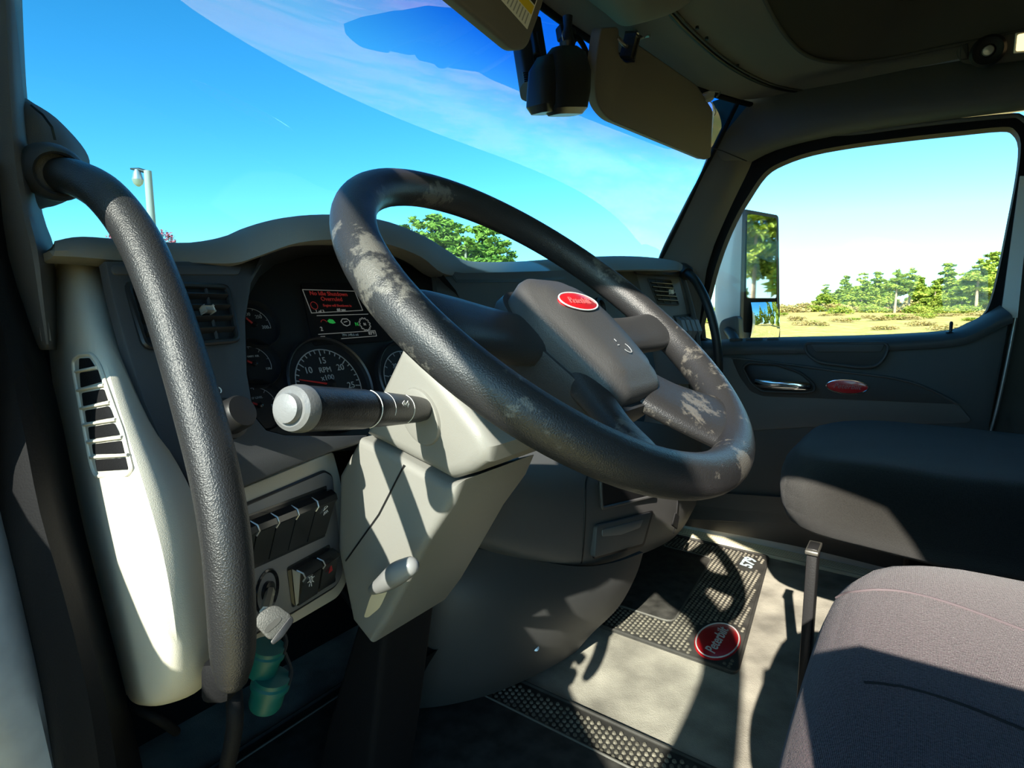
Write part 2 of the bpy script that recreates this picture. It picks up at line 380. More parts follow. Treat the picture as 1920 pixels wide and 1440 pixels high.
# windscreen
GC = 1.02
def glassY(X, z): return .71 - (z - 1.0) * GRAKE + GCURVE * (.82 ** 2 - (X - GC) ** 2)
GRAKE = .50; GCURVE = .29
XS = [.12 + 1.80 * i / 12 for i in range(13)]
ZT = 1.44
wing = empty('window_1', (GC, .8, .86)); tag(wing, 'wide curved windscreen with blue shade band along its top', 'windshield', kind=S)
g = glass('windscreen_glass', (.52, .87, .98), 1.9, (.08, .22, (.03, .30, .85)))
surf('glass', [[Vector((x, glassY(x, z), z)) for x in XS] for z in (.84, 1.0, 1.15, 1.30, ZT)], g, wing, 3, 3)
tube('gasket', [Vector((x, glassY(x, ZT) - .004, ZT)) for x in XS], .008, rubber, wing, 8, 3)
tube('gasket', [Vector((1.852, glassY(1.852, z) - .004, z)) for z in (.9, 1.05, 1.2, 1.32, 1.40, 1.44)], .007, rubber, wing, 8, 3)

# headliner: front panel, raised roof behind its rim
rim = [Vector(p) for p in ((.10, .32, 1.475), (.5, .325, 1.485), (1.0, .325, 1.49), (1.35, .32, 1.49), (1.60, .31, 1.487), (1.76, .27, 1.482), (1.85, .17, 1.478), (1.875, .0, 1.478), (1.88, -.4, 1.478), (1.88, -1.2, 1.478))]
outr = [Vector((x, glassY(x, ZT) - .01, ZT + .004)) for x in (.10, .5, 1.0, 1.35, 1.60, 1.74, 1.85)] + [Vector((1.93, .33, 1.46)), Vector((1.95, -.2, 1.465)), Vector((1.95, -1.2, 1.465))]
midr = [a.lerp(b, .45) + Vector((0, 0, .012)) for a, b in zip(outr, rim)]
topr = [Vector(p) for p in ((.10, .23, 1.60), (.5, .23, 1.60), (1.0, .23, 1.60), (1.35, .23, 1.60), (1.55, .22, 1.60), (1.70, .18, 1.595), (1.80, .09, 1.585), (1.845, -.05, 1.58), (1.85, -.4, 1.58), (1.85, -1.2, 1.58))]
ceil = empty('ceiling', (1.0, 0, 1.6)); tag(ceil, 'grey headliner with a raised centre above the seats', 'ceiling', kind=S)
surf('front_headliner', [outr, midr, rim], head, ceil, 4, 4, .012)
midw = [a.lerp(b, .5) + (b - a).normalized() * 0 + Vector((0, .012, 0)) for a, b in zip(rim, topr)]
surf('roof_step', [rim, midw, topr], headdark, ceil, 4, 4, .012)
box('roof_panel', (1.0, -.45, 1.605), (1.9, 1.5, .02), head, ceil)
box('roof_skin', (1.02, -.15, 1.67), (1.98, 2.1, .02), paint, ceil)
tube('rim_bead', [p + Vector((0, -.002, -.003)) for p in rim], .005, headdark, ceil, 8, 5)
seam = [onZ(x, y, z) for x, y, z in ((1245, 12, 1.474), (1290, 60, 1.474), (1350, 112, 1.470), (1410, 148, 1.466), (1470, 168, 1.462), (1540, 174, 1.458))]
tube('seam_strip', seam, .005, black, ceil, 8, 5)
tube('seam_strip', [p + Vector((.0, -.012, .0)) for p in seam], .003, headdark, ceil, 8, 5)
for x, y in ((1307, 53), (1325, 73), (1383, 124), (1406, 143)): lathe('screw_hole', onZ(x, y, 1.466), (0, 0, -1), [(0, -.004), (.004, -.004), (.004, .002), (0, .002)], black, ceil, 10)

# overhead lamp and speaker on the step of the roof
oc = empty('overhead_lamp_panel', (1.86, -.12, 1.5)); tag(oc, 'dark overhead panel with round speaker and lit reading lamp above passenger window', 'lamp panel')
opl = plane3(Vector((1.868, .2, 1.48)), Vector((1.868, -.4, 1.48)), Vector((1.845, 0, 1.58)))
opts = fillet(pxs([(1790, 90), (1840, 72), (1990, 50), (1990, 105), (1850, 122), (1800, 120)], lambda x, y: onP(x, y, opl)), .02)
plate('backplate', opts, headdark, .012, oc, bevel=.004, raise_=.010)
ou, ov, on_ = frame(opl)
spc = onP(1852, 96, opl, .012)
sp = lathe('speaker', spc, on_, [(.0, .0), (.036, .0), (.036, .004), (.030, .010), (.027, .007), (.016, .004), (.012, .010), (.0, .013)], black, oc)
lathe('dust_cap', spc + on_ * .011, on_, [(.012, 0), (.010, .005), (0, .007)], silver, sp, 18)
plate('switch', fillet(pxs([(1800, 86), (1815, 83), (1815, 112), (1800, 114)], lambda x, y: onP(x, y, opl)), .003), black, .008, oc, raise_=.016, bevel=.002)
lf = plate('lamp_bezel', fillet(pxs([(1902, 63), (1960, 52), (1960, 98), (1898, 103)], lambda x, y: onP(x, y, opl)), .004), steel, .010, oc, raise_=.016, bevel=.002)
plate('lamp_lens', fillet(pxs([(1906, 67), (1956, 57), (1956, 94), (1903, 98)], lambda x, y: onP(x, y, opl)), .004), lampm, .004, lf, raise_=.019)

# right pillar, roof rail, door frame
P2 = [[onX(1340, 205, 1.845), onX(1362, 225, 1.87), onX(1388, 250, 1.90), onX(1420, 275, 1.94)],
      [onX(1326, 300, 1.845), onX(1352, 310, 1.87), onX(1380, 318, 1.90), onX(1404, 318, 1.94)],
      [onX(1282, 390, 1.845), onX(1310, 393, 1.87), onX(1340, 395, 1.90), onX(1367, 395, 1.94)],
      [onX(1238, 478, 1.845), onX(1268, 480, 1.87), onX(1298, 482, 1.90), onX(1330, 485, 1.94)],
      [onX(1226, 530, 1.845), onX(1260, 540, 1.87), onX(1285, 550, 1.90), onX(1318, 556, 1.94)],
      [onX(1222, 640, 1.845), onX(1255, 645, 1.87), onX(1278, 648, 1.90), onX(1306, 650, 1.94)]]
t2 = tag(surf('trim_2', P2, pillar, None, 4, 4, .02), 'grey trim on the windscreen pillar at the passenger side', 'trim', kind=S)
P3 = [[onX(x, y, X) for x, y, X in ((1336, 190, 1.865), (1420, 166, 1.91), (1560, 150, 1.945), (1750, 122, 1.95), (1960, 86, 1.95))],
      [onX(x, y, X) for x, y, X in ((1344, 250, 1.855), (1430, 240, 1.895), (1560, 216, 1.90), (1750, 190, 1.90), (1960, 162, 1.90))],
      [onX(x, y, X) for x, y, X in ((1350, 297, 1.862), (1440, 272, 1.905), (1560, 244, 1.915), (1750, 217, 1.915), (1960, 190, 1.915))],
      [onX(x, y, X) for x, y, X in ((1395, 312, 1.935), (1455, 282, 1.95), (1560, 256, 1.955), (1750, 228, 1.955), (1960, 202, 1.955))]]
tag(surf('trim_3', P3, pillar, None, 4, 4, .02), 'grey roof rail trim above the passenger window', 'trim', kind=S)
strips('trim_seam', [[onX(1333, 277, 1.838), onX(1355, 283, 1.853), onX(1400, 302, 1.885)]], .003, (-1, -.2, 0), black, t2)

win_in = [(1316, 634), (1330, 545), (1350, 475), (1375, 415), (1402, 368), (1432, 325), (1465, 304), (1520, 285), (1600, 270), (1700, 257), (1800, 246), (1880, 238), (1903, 244), (1914, 270), (1908, 330), (1893, 410), (1875, 500), (1860, 560), (1845, 590), (1815, 606), (1775, 620), (1650, 628), (1500, 632), (1400, 634)]
win_out = [(1300, 642), (1312, 545), (1335, 465), (1352, 390), (1378, 335), (1410, 292), (1450, 268), (1515, 254), (1600, 251), (1700, 238), (1800, 227), (1885, 219), (1915, 222), (1945, 262), (1932, 335), (1912, 420), (1893, 510), (1880, 575), (1862, 608), (1825, 626), (1780, 636), (1650, 645), (1500, 650), (1400, 652)]
door = empty('door_1', (1.93, .2, .1)); tag(door, 'passenger door with grey panels, window, chrome pull and red oval badge', 'door', kind=S)
wi = crc([onX(x, y, 1.965) for x, y in win_in], 3); wo_ = crc([onX(x, y, 1.965) for x, y in win_out], 3)
ringplate('window_frame', wo_, wi, rubber, .05, door, (-1, 0, 0))
tube('window_bead', [p + Vector((-.006, 0, 0)) for p in wo_[3:42]], .006, pillar, door, 8)
plate('window_glass', [Vector((1.985, p.y, p.z)) for p in wo_], glass('door_glass', (.95, .98, .98), .15), .004, door)
plate('quarter_jamb', pxs([(1913, 330), (1935, 330), (1908, 596), (1876, 596)], lambda x, y: onX(x, y, 1.955)), paint, .03, door)
plate('door_base', pxs([(1290, 650), (1400, 650), (1500, 650), (1650, 646), (1780, 636), (1830, 620), (1868, 598), (1895, 594), (1878, 690), (1856, 800), (1838, 935), (1700, 990), (1480, 985), (1290, 975)], lambda x, y: onX(x, y, 1.90)), doorgrey, .05, door, bevel=.008)
LR = [[onX(x, y, 1.962) for x, y in ((1300, 640), (1400, 634), (1500, 632), (1650, 628), (1775, 620), (1815, 606), (1845, 590), (1875, 572))],
      [onX(x, y, 1.915) for x, y in ((1300, 645), (1400, 640), (1500, 638), (1650, 633), (1780, 625), (1826, 611), (1860, 592), (1885, 580))],
      [onX(x, y, 1.886) for x, y in ((1300, 655), (1400, 652), (1500, 651), (1650, 646), (1785, 637), (1835, 622), (1872, 602), (1898, 592))],
      [onX(x, y, 1.890) for x, y in ((1300, 668), (1400, 664), (1500, 663), (1650, 658), (1787, 650), (1840, 634), (1878, 614), (1899, 606))]]
surf('belt_ledge', LR, doorgrey, door, 3, 3, .012)
plate('light_panel', fillet(pxs([(1336, 668), (1372, 671), (1453, 680), (1580, 697), (1663, 707), (1713, 717), (1760, 737), (1797, 757), (1822, 787), (1815, 793), (1713, 796), (1513, 801), (1403, 808), (1336, 812)], lambda x, y: onX(x, y, 1.893)), .01, 3), doorlite, .02, door, bevel=.004)
plate('dark_insert', fillet(pxs([(1372, 673), (1453, 682), (1580, 699), (1663, 709), (1713, 720), (1760, 740), (1797, 758), (1563, 748), (1430, 743), (1407, 734), (1387, 707)], lambda x, y: onX(x, y, 1.889)), .01, 3), doordark, .02, door, bevel=.003)
tube('crease', [onX(x, y, 1.888) for x, y in ((1372, 671), (1453, 680), (1580, 697), (1663, 707), (1713, 718), (1760, 738), (1797, 758))], .004, doorgrey, door, 8, 4)
hb = plate('handle_recess', fillet(pxs([(1392, 690), (1402, 680), (1455, 683), (1500, 698), (1526, 720), (1528, 733), (1510, 736), (1428, 734), (1408, 718)], lambda x, y: onX(x, y, 1.885)), .01, 3), black, .02, door, bevel=.004)
rs = [onX(x, y, 1.874) for x, y in ((1392, 690), (1402, 680), (1455, 683), (1500, 698), (1526, 720), (1528, 733), (1510, 736), (1428, 734), (1408, 718))]
loft('recess_rim', tube_rings(fillet(rs, .012, 4), .004, 8, True), doordark, hb, closed=True)
loft('pull_handle', [ell(onX(x, y, X), Vector((0, 0, 1)), Vector((1, 0, 0)), a, .008, 16, 2.4) for x, y, X, a in ((1416, 716, 1.872, .010), (1426, 719, 1.866, .013), (1450, 721, 1.862, .014), (1490, 723, 1.862, .014), (1514, 725, 1.866, .012), (1521, 726, 1.872, .009))], chrome, hb)
bc = onX(1588, 725, 1.886); by = Vector((0, -1, 0)); bz = Vector((0, 0, 1))
bd = plate('badge', ell(bc, by, bz, .052, .0195), red, .006, door, (-1, 0, 0), .002)
loft('badge_rim', tube_rings(ell(bc + Vector((-.001, 0, 0)), by, bz, .053, .0205), .0018, 8, True), chrome, bd, closed=True)
text('badge_lettering', 'Peterbilt', bc + Vector((-.0015, 0, 0)), by, bz, .020, plastic('badge_letters_dull', (.40, .16, .16), .5), bd, shear=.3)
pc = fillet(pxs([(1507, 643), (1667, 643), (1661, 668), (1644, 687), (1613, 689), (1533, 679), (1513, 663)], lambda x, y: onX(x, y, 1.884)), .018, 4)
pk = plate('pull_pocket', pc, doordark, .02, door, bevel=.004)
loft('pocket_rim', tube_rings(pc, .0045, 8, True), doorgrey, pk, closed=True)
plate('pocket_bar', fillet(pxs([(1520, 645), (1660, 645), (1652, 660), (1528, 660)], lambda x, y: onX(x, y, 1.878)), .006, 3), doorgrey, .02, pk, bevel=.005)
lp = onX(1782, 624, 1.925)
lk = lathe('lock_pin', lp, (0, 0, 1), [(.010, 0), (.011, .002), (.004, .004), (.0038, .006), (.0042, .026), (.003, .030), (0, .031)], black, door, 14)
for a, b in ((1368, 1392), (1398, 1430), (1438, 1460)):
    plate('window_switch', fillet(pxs([(a, 637.5), (b, 637), (b, 641.5), (a, 642)], lambda x, y: onX(x, y, 1.925)), .003, 2), slate, .006, door, (-.15, 0, 1), raise_=.005)
tube('edge_strip', [onX(x, y, 1.915) for x, y in ((1904, 596), (1888, 680), (1868, 770), (1845, 850))], .004, silver, door, 8, 3)
tag(plate('trim_4', pxs([(1920, 230), (2050, 230), (2050, 1100), (1800, 1000), (1835, 800), (1872, 605), (1895, 500), (1922, 400)], lambda x, y: onX(x, y, 1.98)), headdark, .05, bevel=.01), 'dark trim panel behind the passenger door', 'trim', kind=S)
KR = [[onX(x, y, 1.885) for x, y in ((1280, 922), (1400, 928), (1520, 938), (1700, 965))], [onX(x, y, 1.90) for x, y in ((1280, 945), (1400, 958), (1520, 972), (1700, 1005))],
      [onX(x, y, 1.915) for x, y in ((1280, 965), (1400, 985), (1520, 1005), (1700, 1045))], [onX(x, y, 1.95) for x, y in ((1280, 985), (1400, 1006), (1520, 1030), (1700, 1075))]]
tag(surf('trim_5', KR, doorgrey, None, 3, 3, .01), 'grey kick trim along the bottom of the passenger door', 'trim', kind=S)
sp5 = tag(box('baseboard_right', (1.985, .3, .006), (.10, 1.3, .012), sill, None, .003), 'pale ribbed sill plate at the foot of the passenger door', 'sill plate', kind=S)
for i in range(7): box('rib', (1.948 + i * .011, .3, .0135), (.004, 1.3, .003), sill, sp5)

# left pillar trim, door seal, painted jamb
def dd(l): return [D(*p) for p in l]
P1 = [dd([(-60, -30, .50), (-10, -20, .47), (25, -20, .49), (41, -20, .60)]), dd([(-55, 100, .49), (-5, 100, .465), (30, 100, .48), (46, 100, .60)]),
      dd([(-50, 190, .48), (0, 190, .46), (35, 190, .475), (52, 190, .59)]), dd([(-40, 300, .475), (5, 300, .455), (48, 300, .47), (66, 300, .58)]),
      dd([(-20, 400, .47), (22, 400, .45), (62, 400, .465), (80, 400, .58)]), dd([(0, 470, .47), (38, 470, .45), (80, 470, .46), (103, 470, .57)]),
      dd([(28, 560, .475), (58, 560, .455), (88, 560, .46), (108, 560, .55)]), dd([(58, 640, .48), (78, 645, .46), (95, 645, .465), (108, 640, .53)]), dd([(66, 656, .50), (80, 656, .48), (95, 656, .485), (106, 656, .53)])]
t1 = tag(surf('trim_1', P1, pillar, None, 4, 3, .006), 'grey trim on the windscreen pillar at the driver side', 'trim', kind=S)
PB = [dd([(30, 175, 0.545), (52, 186, 0.555), (60, 192, 0.585), (64, 196, 0.625)]), dd([(20, 225, 0.505), (70, 215, 0.515), (100, 218, 0.555), (116, 232, 0.625)]), dd([(10, 290, 0.495), (70, 280, 0.500), (130, 265, 0.540), (160, 282, 0.615)]),
      dd([(20, 340, 0.490), (80, 335, 0.500), (140, 320, 0.540), (168, 318, 0.615)]), dd([(40, 375, 0.495), (75, 380, 0.515), (115, 378, 0.555), (150, 362, 0.605)]), dd([(50, 390, 0.515), (72, 393, 0.545), (90, 388, 0.575), (100, 384, 0.605)])]
surf('handle_boss', PB, pillar, t1, 4, 4, .006)
strips('boss_seam', [[D(57, 197, .53), D(80, 215, .512), D(97, 238, .505), D(103, 262, .50)]], .002, CAM - D(90, 230, .55), black, t1)
SR = [dd([(-200, 300, .46), (-90, 300, .43), (-20, 300, .435), (12, 300, .50)]), dd([(-170, 480, .45), (-70, 480, .42), (-5, 480, .425), (28, 480, .50)]), dd([(-120, 650, .44), (-40, 650, .41), (35, 650, .415), (82, 655, .49)]),
      dd([(-80, 800, .43), (-15, 800, .40), (70, 800, .405), (118, 800, .50)]), dd([(-20, 960, .42), (25, 960, .39), (100, 960, .395), (150, 960, .50)]), dd([(28, 1120, .42), (60, 1120, .385), (150, 1120, .39), (190, 1120, .50)]),
      dd([(65, 1300, .42), (100, 1300, .385), (195, 1300, .39), (236, 1300, .50)]), dd([(100, 1500, .43), (130, 1500, .39), (230, 1500, .40), (280, 1500, .51)]), dd([(160, 1800, .46), (190, 1800, .43), (290, 1800, .44), (340, 1800, .54)])]
tag(surf('trim_6', SR, rubber, None, 3, 3, .006), 'black rubber seal along the front edge of the open door', 'door seal', kind=S)
JR = [dd([(-400, 700, .34), (-200, 700, .37), (-70, 700, .41), (-40, 700, .45)]), dd([(-300, 960, .33), (-150, 960, .36), (-10, 960, .395), (20, 960, .43)]), dd([(-250, 1120, .33), (-100, 1120, .36), (25, 1120, .39), (55, 1120, .43)]),
      dd([(-220, 1300, .33), (-60, 1300, .36), (66, 1300, .39), (95, 1300, .43)]), dd([(-200, 1500, .34), (-40, 1500, .37), (112, 1500, .40), (140, 1500, .44)])]
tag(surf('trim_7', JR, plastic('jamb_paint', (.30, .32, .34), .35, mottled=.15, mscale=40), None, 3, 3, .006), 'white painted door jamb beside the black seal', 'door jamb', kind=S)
# ================================================================== dashboard
dash = empty('dashboard', (.9, .8, .25)); tag(dash, 'wide beige and slate truck dashboard with hooded gauges, vents and switches', 'dashboard')
crest = [(96, 464, .60), (150, 450, .62), (250, 455, .64), (350, 458, .66), (430, 440, .66), (480, 420, .64), (550, 406, .63), (640, 405, .63), (720, 418, .64), (790, 445, .68), (835, 470, .73), (875, 490, .78), (960, 491, .80), (1060, 484, .80), (1150, 480, .76), (1215, 482, .70), (1262, 490, .635), (1274, 498, .615)]
lip = [(100, 480, .565), (150, 482, .57), (250, 490, .58), (350, 492, .59), (440, 493, .59), (490, 478, .575), (560, 455, .555), (640, 449, .555), (720, 456, .565), (790, 482, .61), (830, 512, .66), (870, 517, .71), (960, 514, .73), (1060, 511, .73), (1150, 507, .69), (1215, 505, .63), (1262, 506, .575), (1276, 508, .565)]
cr_ = [onY(*p) for p in crest]; li_ = [onY(*p) for p in lip]
back = [Vector((max(.12, min(1.93, p.x * 1.04)), max(p.y + .05, glassY(p.x, .9) - .015), p.z - .045)) for p in cr_]
mid0 = [a.lerp(b, .5) + Vector((0, 0, .012)) for a, b in zip(back, cr_)]
mid1 = [a.lerp(b, .5) + Vector((0, -.008, .008)) for a, b in zip(cr_, li_)]
under = [p + Vector((0, .035, -.004)) for p in li_]
dt = surf('dash_top', [back, mid0, cr_, mid1, li_, under], beige_soft, dash, 4, 3, .006, away=Vector((0, .3, -1)))

# left end panel that faces the door, with its row of demister slots
EP = [dd([(96, 480, .60), (110, 476, .545), (135, 474, .525), (170, 478, .54), (198, 492, .58)]),
      dd([(94, 560, .58), (115, 556, .515), (148, 555, .49), (190, 558, .505), (216, 566, .55)]),
      dd([(92, 655, .56), (125, 652, .49), (168, 650, .452), (212, 652, .462), (243, 662, .515)]),
      dd([(108, 780, .55), (148, 778, .465), (200, 776, .418), (252, 778, .425), (288, 790, .48)]),
      dd([(136, 900, .53), (178, 900, .445), (236, 900, .396), (296, 900, .403), (348, 898, .45)]),
      dd([(160, 1010, .52), (202, 1010, .435), (266, 1010, .388), (330, 1010, .398), (386, 1000, .445)]),
      dd([(186, 1120, .52), (226, 1120, .43), (290, 1122, .384), (350, 1120, .396), (396, 1110, .445)]),
      dd([(212, 1230, .52), (248, 1235, .435), (305, 1238, .39), (362, 1225, .402), (402, 1205, .45)]),
      dd([(232, 1300, .52), (258, 1310, .45), (305, 1312, .415), (365, 1288, .422), (405, 1250, .46)]),
      dd([(240, 1312, .54), (262, 1322, .48), (305, 1322, .455), (365, 1300, .465), (405, 1262, .50)])]
ep = surf('end_panel', EP, beige, dash, 4, 4, .006); EB = bvh(ep)
slots = [((148, 672), (168, 671), (178, 687), (178, 691), (148, 695)), ((149, 699), (184, 693), (191, 716), (151, 727)), ((153, 737), (194, 729), (203, 750), (156, 762)), ((159, 770), (204, 761), (214, 782), (162, 792)), ((165, 801), (214, 793), (225, 815), (168, 824)), ((172, 833), (228, 826), (236, 850), (175, 852)), ((178, 862), (238, 858), (241, 880), (182, 884))]
rimpts = [hit(EB, x, y, .0005) for x, y in ((138, 676), (150, 665), (172, 664), (186, 684), (206, 744), (230, 810), (247, 880), (240, 890), (180, 893), (172, 870), (155, 780), (140, 700))]
loft('vent_rim', tube_rings(fillet(rimpts, .006, 4), .0018, 8, True), beige, ep, closed=True)
for s in slots:
    bm = bmesh.new(); q0 = fillet([Vector((x, y, 0)) for x, y in s], 3, 3); q = [q0[i].lerp(q0[(i + 1) % len(q0)], k / 6) for i in range(len(q0)) for k in range(6 if (q0[i] - q0[(i + 1) % len(q0)]).length > 6 else 1)]; cq = sum(q, Vector()) / len(q); rg = [[bm.verts.new(hit(EB, cq.x + (p.x - cq.x) * f, cq.y + (p.y - cq.y) * f, h)) for p in q] for f, h in ((1, -.003), (1, .0016), (.85, .0017), (.6, .0018), (.35, .0018), (.1, .0018))]
    for A_, B_ in zip(rg[:-1], rg[1:]):
        for i in range(len(q)): bm.faces.new((A_[i], A_[(i + 1) % len(q)], B_[(i + 1) % len(q)], B_[i]))
    bm.faces.new(rg[-1])
    finish('demister_slot', bm, rubber, ep)
for (x0, y0, x1, y1) in ((142, 697, 181, 689), (145, 732, 195, 722), (150, 766, 206, 755), (156, 797, 217, 787), (164, 829, 229, 820), (170, 858, 240, 853)):
    tube('vent_slat', [hit(EB, x0 + (x1 - x0) * k / 6, y0 + (y1 - y0) * k / 6, .0030) for k in range(7)], .0013, beige, ep, 8)

# left fascia with vent and lamp knob
FPl = plane3(onY(200, 495, .565), onY(470, 500, .61), onY(370, 900, .485))
FU, FV, FN = frame(FPl)
fp = lambda x, y: onP(x, y, FPl)
fo = pxs([(198, 489), (340, 489), (455, 488), (505, 472), (472, 530), (461, 600), (464, 700), (478, 780), (500, 806), (535, 815), (610, 817), (690, 815), (684, 828), (630, 843), (540, 878), (450, 915), (385, 926), (350, 897), (310, 842), (270, 752), (235, 642), (210, 550)], fp)
plate('fascia', fo, slate, .010, dash, FN, .002)
plate('fascia_slot', fillet(pxs([(206, 498), (452, 500), (446, 516), (210, 516)], fp), .004, 3), plastic('slate_dark', (.06, .062, .068), .6), .004, dash, FN, .001, raise_=.002)
def vent(corners, f, nrm, rows, cols, mat, nm='air_vent', rim=.006):
    q = [f(x, y) for x, y in corners]; nrm = Vector(nrm)
    e = plate(nm, fillet(q, rim * 1.2, 4), black, .004, dash, nrm, raise_=.0015)
    loft('vent_bezel', tube_rings(fillet([p + nrm * .003 for p in q], rim * 1.2, 4), rim * .5, 8, True), mat, e, closed=True)
    b = lambda s, t: q[0] * (1 - s) * (1 - t) + q[1] * s * (1 - t) + q[2] * s * t + q[3] * (1 - s) * t
    for i in range(1, rows):
        t = i / rows; a, c = b(.04, t) + nrm * .004, b(.96, t) + nrm * .004; d = (c - a)
        up = nrm.cross(d).normalized()
        box('louver', (a + c) / 2, (d.length, .008, .0016), black, e, axes=(d.normalized(), (nrm + up * .5).normalized(), (up - nrm * .5).normalized()))
    for i in range(1, cols):
        s = i / cols; a, c = b(s, .05) + nrm * .002, b(s, .95) + nrm * .002; d = (c - a)
        box('divider', (a + c) / 2, (d.length, .004, .0016), slate, e, axes=(d.normalized(), nrm, nrm.cross(d).normalized()))
    return e, b
lv, lb = vent([(234, 534), (422, 540), (443, 640), (268, 654)], fp, FN, 5, 4, black)
box('thumb_tab', lb(.68, .46) + FN * .007, (.010, .006, .005), silver, lv, .0015, axes=(FU, FN, FV))
kp = fp(425, 786)
kb = lathe('lamp_knob', kp, FN, [(.020, 0), (.020, .004), (.0165, .005), (.016, .020), (.0145, .023), (0, .024)], black, dash)
text('lamp_mark', 'D', fp(409, 733) + FN * .001, FU, FV, .010, white, dash)

# instrument recess
CPl = plane3(onY(474, 611, .655), onY(760, 660, .645), onY(620, 470, .71))
CU, CV, CN = frame(CPl); cp = lambda x, y, h=0: onP(x, y, CPl, h)
opening = [onY(*p) for p in ((470, 520, .605), (461, 600, .59), (464, 700, .565), (478, 780, .545), (500, 806, .54), (535, 815, .545), (610, 817, .56), (690, 815, .585), (770, 800, .61), (850, 760, .64), (880, 690, .66), (880, 600, .68), (855, 545, .68), (830, 514, .67), (790, 484, .62), (720, 458, .575), (640, 451, .565), (560, 457, .565), (490, 480, .585))]
backc = [cp(x, y) for x, y in ((486, 520), (440, 600), (430, 700), (440, 790), (470, 830), (540, 840), (620, 845), (700, 840), (770, 820), (830, 780), (860, 700), (860, 620), (845, 560), (815, 525), (770, 500), (710, 482), (640, 476), (570, 480), (515, 496))]
mm = [a.lerp(b, .5) for a, b in zip(opening, backc)]
loft('cluster_shroud', [opening, mm, backc], gloss.copy() if False else black, dash, caps=False)
cl = plate('instrument_panel', backc, black, .006, dash, CN)
def arc(c, u, v, r, a0, a1, n=24): return [c + u * math.cos(math.radians(a0 + (a1 - a0) * k / n)) * r + v * math.sin(math.radians(a0 + (a1 - a0) * k / n)) * r for k in range(n + 1)]
def gauge(x, y, r, rb, nums, ndiv, needle, caption, tsize, a0=210, a1=-30, major=5):
    c = cp(x, y, .002)
    g_ = lathe('gauge', cp(x, y, .0005), CN, [(rb, 0), (rb, .008), (rb * .97, .010), (rb * .94, .008), (rb * .93, .002), (0, .002)], plastic('gauge_face%d' % x, (.014, .015, .018), .35), cl, 40)
    c = c + CN * .0012
    segs = [arc(c, CU, CV, r, a0, a1, 40)]
    for k in range(ndiv + 1):
        a = math.radians(a0 + (a1 - a0) * k / ndiv); dr = CU * math.cos(a) + CV * math.sin(a); ln = .17 if k % major == 0 else .10
        segs.append([c + dr * r, c + dr * r * (1 - ln)])
    strips('dial_marks', segs, r * .028, CN, greyprint, g_, .0003)
    for k, t in nums:
        a = math.radians(a0 + (a1 - a0) * k / ndiv); text('dial_number', t, c + (CU * math.cos(a) + CV * math.sin(a)) * r * .68, CU, CV, tsize, greyprint, g_)
    for t, dx, dy, sz in caption: text('dial_caption', t, c + CU * dx * r + CV * dy * r, CU, CV, sz, greyprint, g_)
    a = math.radians(needle); dr = CU * math.cos(a) + CV * math.sin(a)
    tube('needle', [c + CN * .002 - dr * r * .1, c + CN * .002 + dr * r * .92], [.0016, .0008], redprint, g_, 8)
    lathe('needle_hub', c + CN * .001, CN, [(r * .14, 0), (r * .13, .004), (0, .005)], gloss, g_, 18)
    return g_
SA = dict(a0=200, a1=-20)
gauge(474, 611, .0225, .031, [(4, '200'), (6, '250'), (8, '300')], 8, 130, [], .0062, 220, -10, 2)
gauge(474, 684, .0225, .031, [], 6, 150, [('PRIMARY AIR', 0, .45, .0036), ('120', .75, -.3, .004)], .005, 200, -20, 2)
gauge(484, 762, .0225, .031, [], 6, 150, [('DEF LEVEL', 0, .45, .0036), ('F', .75, -.1, .005)], .005, 200, -20, 2)
gauge(618, 722, .050, .066, [(10, '10'), (15, '15'), (20, '20'), (25, '25'), (5, '5')], 30, 166, [('RPM', 0, .42, .0105), ('x100', 0, .20, .0105)], .0125, 236, -56, 5)
gauge(768, 716, .050, .066, [(4, '20'), (6, '30'), (8, '40'), (10, '50'), (12, '60'), (14, '70')], 16, 222, [('MPH', 0, .34, .0095), ('km/h', 0, .14, .0080), ('60', -.22, .44, .006), ('80', .22, .44, .006)], .0105, 236, -56, 2)
strips('inner_scale', [arc(cp(768, 716, .0035), CU, CV, .031, 236, -56, 40)], .0010, CN, greyprint, cl)
dsp = plate('display', fillet(pxs([(562, 532), (720, 532), (735, 640), (585, 650)], cp), .004, 3), gloss, .004, cl, CN, raise_=.003)
dc = lambda x, y: cp(x, y, .0036)
strips('display_lines', [[dc(567, 543), dc(665, 546), dc(680, 582), dc(584, 587), dc(567, 543)], [dc(594, 592), dc(690, 589)], [dc(597, 627), dc(703, 620), dc(706, 630), dc(640, 635)]], .0008, CN, dispw, dsp)
text('display_text', 'No Idle Shutdown', dc(617, 551), CU, CV, .0088, dispt, dsp)
text('display_text', 'Overruled', dc(622, 561), CU, CV, .0088, dispt, dsp)
text('display_text', 'Engine will Shutdown in', dc(633, 573), CU, CV, .0052, dispt, dsp)
text('display_text', '1 of 3', dc(600, 584), CU, CV, .0062, dispw, dsp)
text('display_text', '60 sec', dc(640, 581), CU, CV, .0062, dispw, dsp)
text('display_text', '2', dc(603, 617), CU, CV, .0085, dispw, dsp)
text('display_text', 'N', dc(669, 608), CU, CV, .008, dispg, dsp)
text('display_text', 'N', dc(684, 608), CU, CV, .006, dispw, dsp)
text('display_text', '---', dc(605, 630), CU, CV, .008, dispw, dsp)
text('display_text', '794 348.6 mi', dc(657, 628), CU, CV, .0056, greyprint, dsp)
text('display_text', '83\u00b0F', dc(697, 625), CU, CV, .0066, dispw, dsp)
gc = dc(684, 608); gear = []
